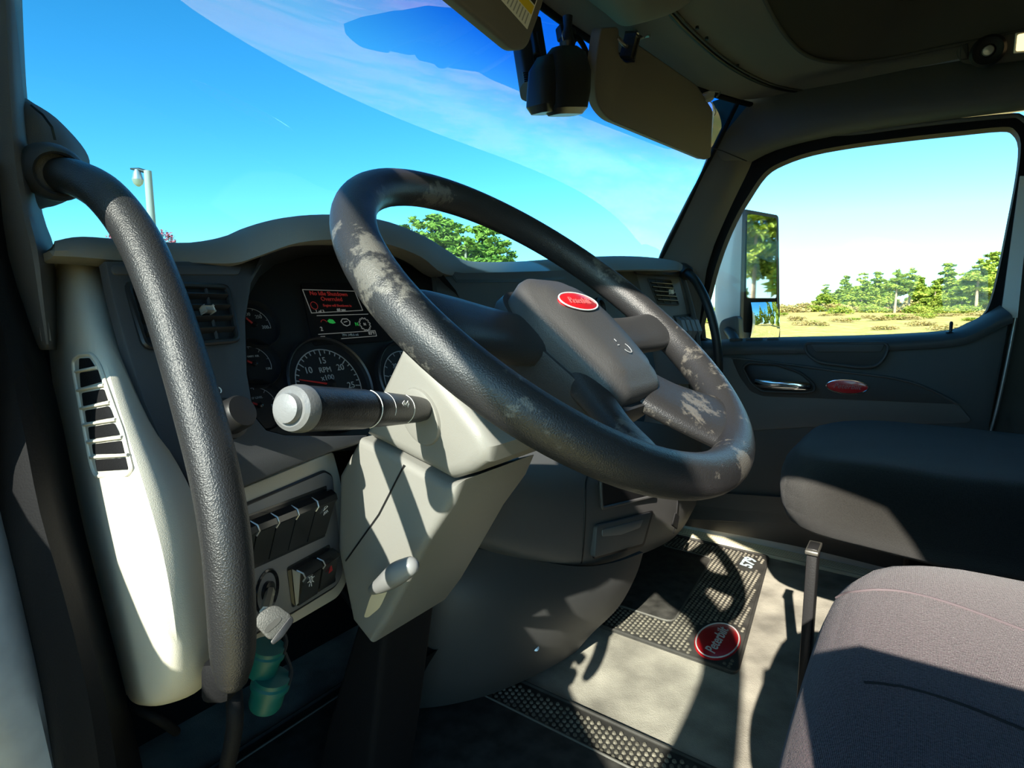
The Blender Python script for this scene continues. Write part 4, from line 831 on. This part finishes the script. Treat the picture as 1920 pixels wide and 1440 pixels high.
# ================================================================== seats
def cushion(name, x0, x1, y0, y1, z0, z1, mat, par, rx=.07, ry=.09, rz=.045, crown=.012, dip=.0):
    """soft cushion: superelliptic plan, rounded rim, slightly crowned top"""
    cx, cy = (x0 + x1) / 2, (y0 + y1) / 2; a, b = (x1 - x0) / 2, (y1 - y0) / 2; rings = []
    prof = [(.86, 0), (.95, .10), (.99, .3), (1.0, .5), (.995, .68), (.97, .83), (.92, .93), (.85, .985), (.7, 1.0), (.45, 1.0), (.2, 1.0), (.01, 1.0)]
    for s, h in prof:
        ring = []
        for k in range(72):
            t = 2 * PI * k / 72; c_, s2 = math.cos(t), math.sin(t); p = 4.6
            rr = (abs(c_) ** p + abs(s2) ** p) ** (-1 / p)
            x = c_ * rr; y = s2 * rr; e = (1 - s)
            ex = max(abs(x) * a - e * min(a, b) , 0) / a if abs(x) > 1e-6 else 0
            X = x * (a - e * min(a, b)) if s > .3 else x * a * s; Y = y * (b - e * min(a, b)) if s > .3 else y * b * s
            z = z0 + (z1 - z0) * h + (crown * (1 - (X / a) ** 2) * (1 - (Y / b) ** 2) if h > .9 else 0) + (dip * (abs(X) / a) ** 3 if h > .9 else 0)
            z += .004 * noise.noise(Vector((X * 9 + x0, Y * 9, 1)))
            ring.append(Vector((cx + X, cy + Y, z)))
        rings.append(ring)
    return loft(name, rings, mat, par, sharp=60)
ds = empty('driver_seat', (.5, -.25, 0)); tag(ds, 'purple cloth driver seat in sun and shadow at the lower right', 'seat', 'cab seats')
dcu = cushion('cushion', .22, .745, -.47, .055, .40, .545, seatcloth, ds, crown=.01)
dB = bvh(dcu)
tube('piping', [hit(dB, x, y, .0006) for x, y in ((1568, 1121), (1582, 1114), (1600, 1110), (1640, 1106), (1690, 1109), (1760, 1125), (1840, 1152), (1935, 1188))], .0014, plastic('piping_mauve', (.13, .10, .108), .8), dcu, 8, 4)
tube('seam', [hit(dB, x, y, .0002) for x, y in ((1620, 1280), (1650, 1282), (1675, 1286), (1700, 1290), (1800, 1320), (1935, 1375))], .0012, plastic('seam_dark', (.01, .008, .01), .9), dcu, 8, 4)
rngs = []
for z, yb, w, t in ((.50, -.42, .24, .07), (.60, -.44, .25, .08), (.80, -.49, .25, .08), (1.0, -.54, .24, .075), (1.15, -.58, .20, .07), (1.22, -.60, .12, .05)):
    rngs.append(ell(Vector((.482, yb, z)), Vector((1, 0, 0)), Vector((0, 1, 0)), w, t, 40, 3.5))
loft('backrest', rngs, seatcloth, ds)
box('base', (.482, -.22, .22), (.40, .44, .36), rubber, ds, .02)
box('base_plate', (.482, -.22, .02), (.44, .50, .04), black, ds, .01)
loft('armrest_blocker', [ell(Vector((.109, y, z - .010)), Vector((1, 0, 0)), Vector((0, 0, 1)), .0145, h, 20, 3) for y, z, h in ((-.33, .71, .07), (-.31, .712, .085), (-.2, .715, .085), (-.06, .718, .080), (-.022, .725, .05))], seatcloth, ds)  # unseen armrest, set outside the seat and deepened to throw the cushion's shadow
ps = empty('passenger_seat', (1.37, -.15, 0)); tag(ps, 'black cloth passenger seat with sunlit side, near the passenger door', 'seat', 'cab seats')
cushion('cushion', 1.10, 1.66, -.45, .205, .385, .535, seatblack, ps, crown=.012, dip=.012)
rngs = []
for z, yb, w, t in ((.50, -.42, .25, .07), (.62, -.44, .26, .08), (.80, -.49, .26, .08), (1.0, -.54, .24, .075), (1.15, -.58, .20, .07), (1.22, -.60, .12, .05)):
    rngs.append(ell(Vector((1.38, yb, z)), Vector((1, 0, 0)), Vector((0, 1, 0)), w, t, 40, 3.5))
loft('backrest', rngs, seatblack, ps)
box('base', (1.42, -.22, .19), (.36, .40, .38), rubber, ps, .015)
pt, pb = onX(1526, 1022, 1.13), onX(1500, 1235, 1.10)
pb = Vector((pb.x, pb.y, 0.012)) if pb.z < .25 else Vector((pb.x, pb.y, pb.z))
bar = (pt - pb); 
box('support_post', (pt + Vector((pt.x, pt.y, 0))) / 2 , (.042, .018, pt.z), plastic('post_black', (.022, .022, .023), .35, .3, 300), ps, .003)
box('post_clip', pt + Vector((0, 0, -.006)), (.058, .022, .008), steel, ps, .002)

# ================================================================== floor mats, badge
def mat_obj(name, label, x0, x1, y0, y1, pads, skew=0.0):
    e = empty(name, ((x0 + x1) / 2, (y0 + y1) / 2, 0)); tag(e, label, 'floor mat', 'floor mats')
    sk_ = lambda x, y: y + skew * (x - x0) if y < (y0 + y1) / 2 else y
    o = fillet([Vector((x, sk_(x, y), .008)) for x, y in ((x0, y0), (x1, y0), (x1, y1), (x0, y1))], .02, 4)
    plate('mat_sheet', o, matm, .007, e, (0, 0, 1), .002)
    loft('mat_lip', tube_rings([p + Vector((0, 0, .001)) for p in o], .004, 8, True), matm, e, closed=True)
    for q in pads:
        p = plate('smooth_pad', fillet([Vector((x, y, .0125)) for x, y in q], .03, 4), plastic('pad_rubber', (.055, .052, .046), .6, .2, 300, mottled=.5, mscale=30), .005, e, (0, 0, 1), .002)
        loft('pad_edge', tube_rings(fillet([Vector((x, y, .012)) for x, y in q], .03, 4), .003, 6, True), plastic('pad_edge_grey', (.12, .115, .10), .6), p, closed=True)
    return e
def inside(x, y, q):
    r = False; j = len(q) - 1
    for i in range(len(q)):
        if (q[i][1] > y) != (q[j][1] > y) and x < (q[j][0] - q[i][0]) * (y - q[i][1]) / (q[j][1] - q[i][1]) + q[i][0]: r = not r
        j = i
    return r
def dimples(par, x0, x1, y0f, y1, pads, holes=(), step=.0135):
    bm = bmesh.new(); row = 0; y = y0f(x0) + .02
    while y < y1 - .012:
        x = x0 + .014 + (step / 2 if row % 2 else 0)
        while x < x1 - .012:
            if y > y0f(x) + .012 and not any(inside(x, y, q) for q in pads) and not any(((x - hx) / ha) ** 2 + ((y - hy) / hb_) ** 2 < 1 for hx, hy, ha, hb_ in holes):
                r = step * .36; vs = [bm.verts.new((x + math.cos(PI / 3 * k + .5) * r, y + math.sin(PI / 3 * k + .5) * r, .0075)) for k in range(6)]; vt = [bm.verts.new((x + math.cos(PI / 3 * k + .5) * r * .6, y + math.sin(PI / 3 * k + .5) * r * .6, .0115)) for k in range(6)]
                for k in range(6): bm.faces.new((vs[k], vs[(k + 1) % 6], vt[(k + 1) % 6], vt[k]))
                bm.faces.new(vt)
            x += step
        y += step * .866; row += 1
    o = finish('dimples', bm, matdot, par, smooth=False); o['kind'] = 'stuff'; return o
padq = [(1.345, .45), (1.345, .95), (1.80, .95), (1.80, .48)]
pm = mat_obj('floor_mat', 'black dimpled rubber mat with red oval badge in front of the passenger seat', 1.232, 1.925, .265, .98, [padq], .10)
bx, byy = 1.335, .335
dimples(pm, 1.232, 1.925, lambda x: .265 + .10 * (x - 1.232), .98, [padq], [(bx, byy, .10, .062), (1.83, .375, .06, .035)])
bd = plate('badge', ell(Vector((bx, byy, .012)), Vector((1, 0, 0)), Vector((0, 1, 0)), .088, .050, 40), red, .006, pm, (0, 0, 1), .002)
loft('badge_rim', tube_rings(ell(Vector((bx, byy, .0125)), Vector((1, 0, 0)), Vector((0, 1, 0)), .083, .046, 40), .0018, 8, True), white, bd, closed=True)
text('badge_lettering', 'Peterbilt', Vector((bx - .004, byy, .0128)), (1, 0, 0), (0, 1, 0), .036, white, bd, shear=.35, bold=.0006)
text('model_number', '579', Vector((1.83, .375, .0125)), (1, 0, 0), (0, 1, 0), .052, plastic('number_blue', (.55, .72, .78), .5), pm, shear=.2, bold=.0016)
dm = mat_obj('floor_mat', 'black dimpled rubber mat at the bottom, below the steering wheel', .14, .932, .05, .95, [[(.17, .08), (.17, .92), (.845, .92), (.845, .08)]])
dimples(dm, .82, .932, lambda x: .05, .95, [[(.17, .08), (.17, .92), (.845, .92), (.845, .08)]])

# ================================================================== key, connector caps, cable
ky = empty('ignition_key', ig); tag(ky, 'worn grey headed key standing in the ignition lock', 'key')
kd = (D(515, 1172, .455) - ig)
bp0 = ig + SN * .004; bp1 = D(497, 1147, .462)
tube('blade', [bp0, bp1], [.0045, .0045], steel, ky, 6)
kn = (CAM - D(515, 1172, .45)).normalized()
kpl = (D(512, 1170, .452), kn)
plate('key_head', fillet([onP(x, y, kpl) for x, y in ((476, 1170), (484, 1150), (508, 1135), (522, 1135), (545, 1152), (545, 1160), (508, 1205))], .006, 4), keygrey, .009, ky, kn, .002)
plate('key_cap', fillet([onP(x, y, kpl) for x, y in ((546, 1152), (552, 1164), (530, 1196), (512, 1210), (506, 1204))], .003, 3), black, .010, ky, kn, .002, raise_=.001)
plate('head_recess', fillet([onP(x, y, kpl) for x, y in ((494, 1184), (502, 1172), (525, 1156), (529, 1160), (520, 1172), (500, 1188))], .003, 3), plastic('key_recess', (.045, .045, .042), .7), .002, ky, kn, raise_=.0006)
def cap(px, py, d, r, h, lbl, tilt):
    c = D(px, py, d); e = empty('connector_cap', c); tag(e, lbl, 'connector cap', 'teal caps below the dash')
    axv = (UPV * 1 + RT * tilt).normalized()
    lathe('cap_body', c, axv, [(0, 0), (r * .82, 0), (r * .92, h * .12), (r * .94, h * .70)], teal, e, 28)
    lathe('cap_flange', c + axv * h * .62, axv, [(r * .9, 0), (r * 1.08, h * .06), (r * 1.08, h * .2), (r * .98, h * .26), (r * .96, h * .38), (0, h * .38)], teal, e, 28)
    tube('tether', [c + axv * h * .7 + RT * r, c + axv * h * 1.0 + RT * r * .8 + FW * .01, c + axv * h * 1.4 + FW * .02], .002, black, e, 6, 4)
    return e
cap(490, 1262, .50, .0145, .027, 'teal round plug cap hanging just below the ignition key', .3)
cap(496, 1324, .50, .0155, .030, 'teal round plug cap hanging lowest, under the other teal cap', .3)
cb_ = tube('cable', dd([(436, 1275, .43), (440, 1320, .42), (440, 1360, .42), (432, 1410, .425), (418, 1470, .44), (400, 1560, .47)]), .006, rubber, None, 12, 5)
tag(cb_, 'black cable dropping from the foot of the driver grab handle', 'cable')
cb2 = tube('wire', dd([(238, 1310, .50), (262, 1330, .49), (290, 1345, .49), (312, 1358, .50), (330, 1372, .53)]), .004, rubber, None, 10, 4)
tag(cb2, 'short black wire hanging below the dashboard end panel', 'wire')
pd = empty('foot_pedal', (.66, .72, .0)); tag(pd, 'black ribbed foot pedal in the dark driver footwell', 'pedal')
box('pedal_pad', (.66, .70, .14), (.08, .02, .20), rubber, pd, .006, axes=(Vector((1, 0, 0)), Vector((0, .83, .55)), Vector((0, -.55, .83)) * -1))
tube('pedal_arm', [Vector((.66, .72, .16)), Vector((.66, .82, .22)), Vector((.66, .95, .30))], .008, black, pd, 8, 3)

# ================================================================== outside: mirror, field, trees, lamp post
mi = empty('side_mirror', onX(1420, 630, 2.22)); tag(mi, 'tall white door mirror with two stacked panes outside the passenger window', 'mirror')
mA, mB = onX(1396, 500, 2.22), onX(1460, 500, 2.40)
mu = Vector((mB.x - mA.x, mB.y - mA.y, 0)); mw = mu.length; mu.normalize(); mn = Vector((mu.y, -mu.x, 0)); mn = mn if mn.dot(CAM - mA) > 0 else -mn
MP = (mA, mn); mp = lambda x, y: onP(x, y, MP)
shell_f = fillet(pxs([(1392, 392), (1458, 404), (1461, 640), (1386, 640)], mp), .015, 4)
cS = sum(shell_f, Vector()) / len(shell_f)
backv = Vector((-.01, .10, 0))
loft('housing', [[p for p in shell_f], [p + backv * .15 for p in shell_f], [cS + (p - cS) * .97 + backv * .8 for p in shell_f], [cS + (p - cS) * .85 + backv for p in shell_f]], paint, mi)
ringplate('face_frame', [p + mn * .004 for p in shell_f], [cS + (p - cS) * .86 + mn * .004 for p in shell_f], plastic('mirror_frame', (.05, .055, .065), .4), .01, mi, mn)
plate('face_back', [p + mn * .001 for p in shell_f], rubber, .004, mi, mn)
plate('upper_mirror', fillet(pxs([(1401, 400), (1456, 409), (1456, 559), (1399, 559)], lambda x, y: onP(x, y, MP, .005)), .012, 4), mirrorg, .002, mi, mn)
c0 = [onP(x, y, MP, .005) for x, y in ((1408, 567), (1456, 566), (1456, 650), (1402, 650))]
gr = []
for i in range(9):
    r_ = []
    for j in range(9):
        s, t = j / 8, i / 8; p = c0[0] * (1 - s) * (1 - t) + c0[1] * s * (1 - t) + c0[2] * s * t + c0[3] * (1 - s) * t
        r_.append(p + mn * (.014 * (1 - (2 * s - 1) ** 2) + .014 * (1 - (2 * t - 1) ** 2)))
    gr.append(r_)
surf('convex_mirror', gr, mirrorg, mi, 1, 1, .002)
plate('mirror_foot', fillet(pxs([(1350, 600), (1385, 590), (1388, 650), (1340, 650)], lambda x, y: onX(x, y, 2.16)), .02, 4), plastic('foot_dark', (.05, .055, .065), .4), .06, mi, bevel=.008)
tube('mirror_arm', [onX(1365, 620, 2.17), onX(1378, 640, 2.12), onX(1385, 690, 2.045)], .018, black, mi, 12, 3)

def noise_mat(name, cols, scale, detail=6, bump=0):
    m, nt, b = _sh(name); L = nt.links; tc = nt.nodes.new('ShaderNodeTexCoord'); t = nt.nodes.new('ShaderNodeTexNoise'); t.inputs['Scale'].default_value = scale; t.inputs['Detail'].default_value = detail; t.inputs['Roughness'].default_value = .65
    r = nt.nodes.new('ShaderNodeValToRGB'); els = r.color_ramp.elements; els[0].position = .3; els[1].position = .7
    els[0].color = (*cols[0], 1); els[1].color = (*cols[-1], 1)
    for k, c in enumerate(cols[1:-1]): e = els.new(.3 + .4 * (k + 1) / (len(cols) - 1)); e.color = (*c, 1)
    L.new(tc.outputs['Object'], t.inputs['Vector']); L.new(t.outputs[0], r.inputs[0]); L.new(r.outputs[0], b.inputs['Base Color']); b.inputs['Roughness'].default_value = .95; b.inputs['Specular IOR Level'].default_value = .1
    return m
field = noise_mat('dry_field', [(.62, .34, .12), (.74, .48, .18), (.36, .38, .10), (.72, .50, .19), (.80, .58, .25)], .6)
def gz(x, y): r = math.hypot(x, y); return -1.25 + .0245 * min(r, 112) 
bm = bmesh.new(); rr = [3, 12, 25, 45, 70, 100, 130, 160, 220, 400, 900]; nn = 72; prev = None
c0v = bm.verts.new((0, 0, -1.25)); first = None
for r in rr:
    ring = [bm.verts.new((r * math.cos(2 * PI * k / nn), r * math.sin(2 * PI * k / nn), gz(r, 0) + (.25 * noise.noise(Vector((math.cos(2 * PI * k / nn) * r * .06, math.sin(2 * PI * k / nn) * r * .06, 0))) if r > 30 else 0))) for k in range(nn)]
    for k in range(nn):
        if prev is None: bm.faces.new((c0v, ring[k], ring[(k + 1) % nn]))
        else: bm.faces.new((prev[k], ring[k], ring[(k + 1) % nn], prev[(k + 1) % nn]))
    prev = ring
tag(finish('ground', bm, field), 'golden dry grass field stretching to the trees', 'field', kind=S)

def leafm(name, c1, c2):
    m, nt, b = _sh(name); L = nt.links; oi = nt.nodes.new('ShaderNodeTexCoord'); t = nt.nodes.new('ShaderNodeTexNoise'); t.inputs['Scale'].default_value = .9; t.inputs['Detail'].default_value = 4
    r = nt.nodes.new('ShaderNodeValToRGB'); r.color_ramp.elements[0].position = .35; r.color_ramp.elements[1].position = .65; r.color_ramp.elements[0].color = (*c1, 1); r.color_ramp.elements[1].color = (*c2, 1)
    L.new(oi.outputs['Object'], t.inputs['Vector']); L.new(t.outputs[0], r.inputs[0]); L.new(r.outputs[0], b.inputs['Base Color']); b.inputs['Roughness'].default_value = .8; b.inputs['Specular IOR Level'].default_value = .2
    return m
pineM = leafm('pine_needles', (.09, .18, .02), (.42, .50, .07)); bushM = leafm('shrub_leaves', (.16, .26, .03), (.34, .36, .06)); dryM = leafm('dry_shrub', (.36, .26, .11), (.45, .40, .14))
def foliage(bm, clumps, per, size, rnd):
    for (c, rad, fl) in clumps:
        for _ in range(int(per * rad * rad)):
            d = Vector((rnd.gauss(0, 1), rnd.gauss(0, 1), rnd.gauss(0, 1))).normalized() * rad * (rnd.random() ** .4); d.z *= fl
            p = c + d; n1 = Vector((rnd.gauss(0, 1), rnd.gauss(0, 1), rnd.gauss(0, 1) + .6)).normalized(); u = n1.orthogonal().normalized(); w = n1.cross(u); s = size * rnd.uniform(.6, 1.3)
            a = rnd.random() * 6.28; u2 = u * math.cos(a) + w * math.sin(a); w2 = n1.cross(u2)
            vs = [bm.verts.new(p + u2 * s), bm.verts.new(p + w2 * s * .45 - u2 * s * .3 + n1 * s * .2), bm.verts.new(p - u2 * s * .8), bm.verts.new(p - w2 * s * .45)]
            bm.faces.new(vs[:3]); bm.faces.new((vs[0], vs[2], vs[3]))
def pine_meshes(seed, H, crown0, wide, per):
    rnd = random.Random(seed); bm = bmesh.new(); cl_ = []; z = H * crown0
    while z < H * .97:
        f = (z / H - crown0) / (1 - crown0); R = wide * (1.0 - f) ** .8 * rnd.uniform(.7, 1.15) + .35
        for k in range(3 if f < .7 else 2):
            a = rnd.random() * 6.28; q = R * rnd.uniform(.35, .95); cl_.append((Vector((math.cos(a) * q, math.sin(a) * q, z + rnd.uniform(-.3, .3))), max(.5, R * rnd.uniform(.42, .62)), .6))
        z += H * .055
    cl_.append((Vector((0, 0, H * .975)), .4, 1.3))
    foliage(bm, cl_, per * 2.4, .34, rnd)
    me = bpy.data.meshes.new('needles'); bm.to_mesh(me); bm.free(); me.materials.append(pineM)
    bm = bmesh.new(); rings = tube_rings([Vector((rnd.uniform(-.1, .1) * (z > 0), rnd.uniform(-.1, .1) * (z > 0), z)) for z in (-.6, H * .3, H * .6, H * .92)], [.24, .19, .13, .04], 8)
    V = [[bm.verts.new(p) for p in r] for r in rings]
    for a, b in zip(V[:-1], V[1:]):
        for i in range(8): bm.faces.new((a[i], a[(i + 1) % 8], b[(i + 1) % 8], b[i]))
    mt = bpy.data.meshes.new('trunk'); bm.to_mesh(mt); bm.free(); mt.materials.append(bark)
    return me, mt
PINES = [pine_meshes(1, 12, .42, 2.3, 90), pine_meshes(2, 12, .25, 2.6, 80), pine_meshes(3, 12, .12, 2.8, 70), pine_meshes(4, 12, .55, 2.0, 110)]
def pine(px, ytop, ybase_d, kind, label, group, rot=None):
    """a pine standing on the field at distance ybase_d along the sight line, as tall as its top needs"""
    r = ray(px, 600); h = Vector((r.x, r.y, 0)).normalized(); p = h * ybase_d; z0 = gz(p.x, p.y)
    rt_ = ray(px, ytop); zt = HC + ybase_d * rt_.z / math.hypot(rt_.x, rt_.y); s = (zt - z0) / 12
    e = empty('pine_tree', (p.x, p.y, z0)); tag(e, label, 'tree', group); e.scale = (s * 1.55, s * 1.55, s); e.rotation_euler.z = (rot if rot is not None else (px * 1.7) % 6.28)
    for nm, me in (('foliage', PINES[kind][0]), ('trunk', PINES[kind][1])):
        o = bpy.data.objects.new(nm, me); COL.objects.link(o); o.parent = e
    return e
G1 = 'pines beyond the passenger window'
for px, yt, d, k, lb in ((1545, 533, 105, 2, 'leftmost low bushy pine seen through the passenger window'), (1580, 517, 112, 1, 'bushy pine second from left in the passenger window grove'), (1612, 512, 104, 2, 'rounded pine left of the bare white trunk in the passenger window'),
        (1640, 510, 108, 1, 'pine just left of the two tall bare trunks'), (1676, 506, 92, 3, 'pine with a long pale bare trunk near the grove centre'), (1702, 503, 95, 0, 'tall pine with a bare trunk and broad crown at the grove centre'), (1722, 520, 110, 2, 'lower bushy pine right of the grove centre'),
        (1748, 526, 100, 1, 'bushy pine left of the thin pointed pine'), (1769, 494, 106, 1, 'thin pointed pine left of the tallest one'), (1800, 512, 96, 2, 'dense pine beside the tallest one'), (1828, 486, 94, 0, 'broad tall pine with a pale trunk near the right window edge'), (1852, 474, 98, 1, 'tallest pine at the right edge of the passenger window'), (1880, 482, 104, 2, 'pine half hidden by the right window frame')):
    pine(px, yt, d, k, lb, G1)
G2 = 'pines beyond the windscreen'
for px, yt, d, k, lb in ((778, 408, 62, 0, 'leftmost small crown inside the top of the wheel'), (805, 418, 60, 2, 'low pine second from left inside the wheel'), (820, 403, 64, 1, 'tallest pointed pine inside the steering wheel'), (842, 414, 61, 1, 'pointed pine right of the tallest inside the wheel'), (875, 426, 58, 2, 'broad pine in the middle of the row inside the wheel'), (905, 424, 63, 1, 'pine second from right inside the wheel'), (928, 430, 60, 2, 'rounded pine near the right end of the row inside the wheel'), (950, 452, 58, 2, 'lowest pine at the right end inside the wheel')):
    pine(px, yt, d, k, lb, G2)
# the grove behind the truck, seen in the door mirror
rb = random.Random(5)
for k in range(16):
    a = math.radians(112 + k * 4.6); d = rb.uniform(30, 44); x, y = math.sin(a) * d, math.cos(a) * d
    z0 = gz(x, y); s = rb.uniform(.75, 1.25); e = empty('pine_tree', (x, y, z0)); e.scale = (s, s, s); e.rotation_euler.z = rb.random() * 6
    tag(e, 'pine of the grove reflected in the door mirror', 'tree', 'pines behind the truck')
    for nm, me in (('foliage', PINES[k % 4][0]), ('trunk', PINES[k % 4][1])):
        o = bpy.data.objects.new(nm, me); COL.objects.link(o); o.parent = e
# shrubs along the edge of the field
def shrub_mesh(seed, mat, per):
    rnd = random.Random(seed); bm = bmesh.new()
    foliage(bm, [(Vector((rnd.uniform(-1.2, 1.2), rnd.uniform(-1, 1), rnd.uniform(.3, 1.0))), rnd.uniform(.6, .9), .8) for _ in range(6)], per, .20, rnd)
    me = bpy.data.meshes.new('shrub'); bm.to_mesh(me); bm.free(); me.materials.append(mat); return me
SH = [shrub_mesh(1, bushM, 160), shrub_mesh(2, dryM, 160), shrub_mesh(3, bushM, 160)]
for i in range(36):
    px = 1318 + i * 15.7 + rb.uniform(-6, 6); d = rb.uniform(84, 100) if i % 3 else rb.uniform(99, 103); r = ray(px, 600); h = Vector((r.x, r.y, 0)).normalized() * d
    kd_ = rb.randrange(3); o = bpy.data.objects.new('field_shrub', SH[kd_]); COL.objects.link(o); s = rb.uniform(.6, 1.15) * (1.4 if i % 3 == 0 else .75); o.scale = (s * 1.4, s * 1.4, s); o.location = (h.x, h.y, gz(h.x, h.y) - .1); o.rotation_euler.z = rb.random() * 6
    tag(o, ('low straw-coloured shrub at the far edge of the field' if kd_ == 1 else 'low green shrub in front of the pines at the field edge'), 'shrub', 'straw shrubs along the field' if kd_ == 1 else 'green shrubs along the field')
for i in range(30):
    px = 1322 + i * 17.5 + rb.uniform(-8, 8); d = rb.uniform(44, 82); r = ray(px, 600); h = Vector((r.x, r.y, 0)).normalized() * d
    o = bpy.data.objects.new('grass_tuft', SH[1] if i % 4 else SH[0]); COL.objects.link(o); s = rb.uniform(.25, .45); o.scale = (s * 1.8, s * 1.8, s * .8); o.location = (h.x, h.y, gz(h.x, h.y) - .05); o.rotation_euler.z = rb.random() * 6
    tag(o, ('small tuft of dry grass standing in the golden field' if i % 4 else 'small green weed clump standing in the golden field'), 'grass tuft', 'dry tufts in the field' if i % 4 else 'green weeds in the field')
# lamp post
lpz = empty('lamp_post', (0, 0, 0)); r = ray(283, 400); h = Vector((r.x, r.y, 0)).normalized() * 17; z0 = gz(h.x, h.y); lpz.location = (h.x, h.y, z0); WL[lpz] = Vector((h.x, h.y, z0)); tag(lpz, 'pale wooden lamp post with a small lamp at its top, left of the wheel', 'lamp post')
base = Vector((h.x, h.y, z0)); rt_ = ray(283, 321); zt = HC + 17 * rt_.z / math.hypot(rt_.x, rt_.y)
tube('post', [base, Vector((h.x, h.y, zt))], [.11, .085], wood, lpz, 12)
sd_ = -RT; tp = Vector((h.x, h.y, zt - .03))
tube('lamp_arm', [tp + sd_ * .02, tp + sd_ * .22 + UPV * .06, tp + sd_ * .42 + UPV * .08], [.05, .045, .02], black, lpz, 8)
lathe('lamp_head', tp + sd_ * .26 + UPV * -.02, (0, 0, -1), [(.05, -.08), (.09, 0), (.11, .10), (.13, .16), (.10, .26), (.04, .32), (0, .33)], silver, lpz, 16)
# flowering tree whose top shows above the dash
fm = plastic('red_blossom', (.45, .10, .13), .7)
ft = empty('flowering_tree', (0, 0, 0)); r = ray(308, 500); h = Vector((r.x, r.y, 0)).normalized() * 12; z0 = gz(h.x, h.y); ft.location = (h.x, h.y, z0); WL[ft] = Vector((h.x, h.y, z0)); tag(ft, 'top of a small tree with red blossom showing above the dash', 'tree')
rf = random.Random(3); bmf = bmesh.new(); tips = []
for px, py in ((305, 438), (316, 441), (320, 447), (208, 447), (203, 452), (310, 452), (325, 455), (300, 460), (215, 458)):
    rr_ = ray(px, py); k = 12 / math.hypot(rr_.x, rr_.y); tips.append(CAM + rr_ * k)
foliage(bmf, [(t, .08, .8) for t in tips], 5000, .03, rf)
finish('blossom', bmf, fm, ft, fixn=False)
for i, t in enumerate(tips): tube('branch', [Vector((h.x, h.y, z0 + .3 if i else z0)), Vector((h.x, h.y, z0)).lerp(t, .5) + Vector((0, 0, .2)), t], [.03, .02, .006], bark, ft, 6, 3)
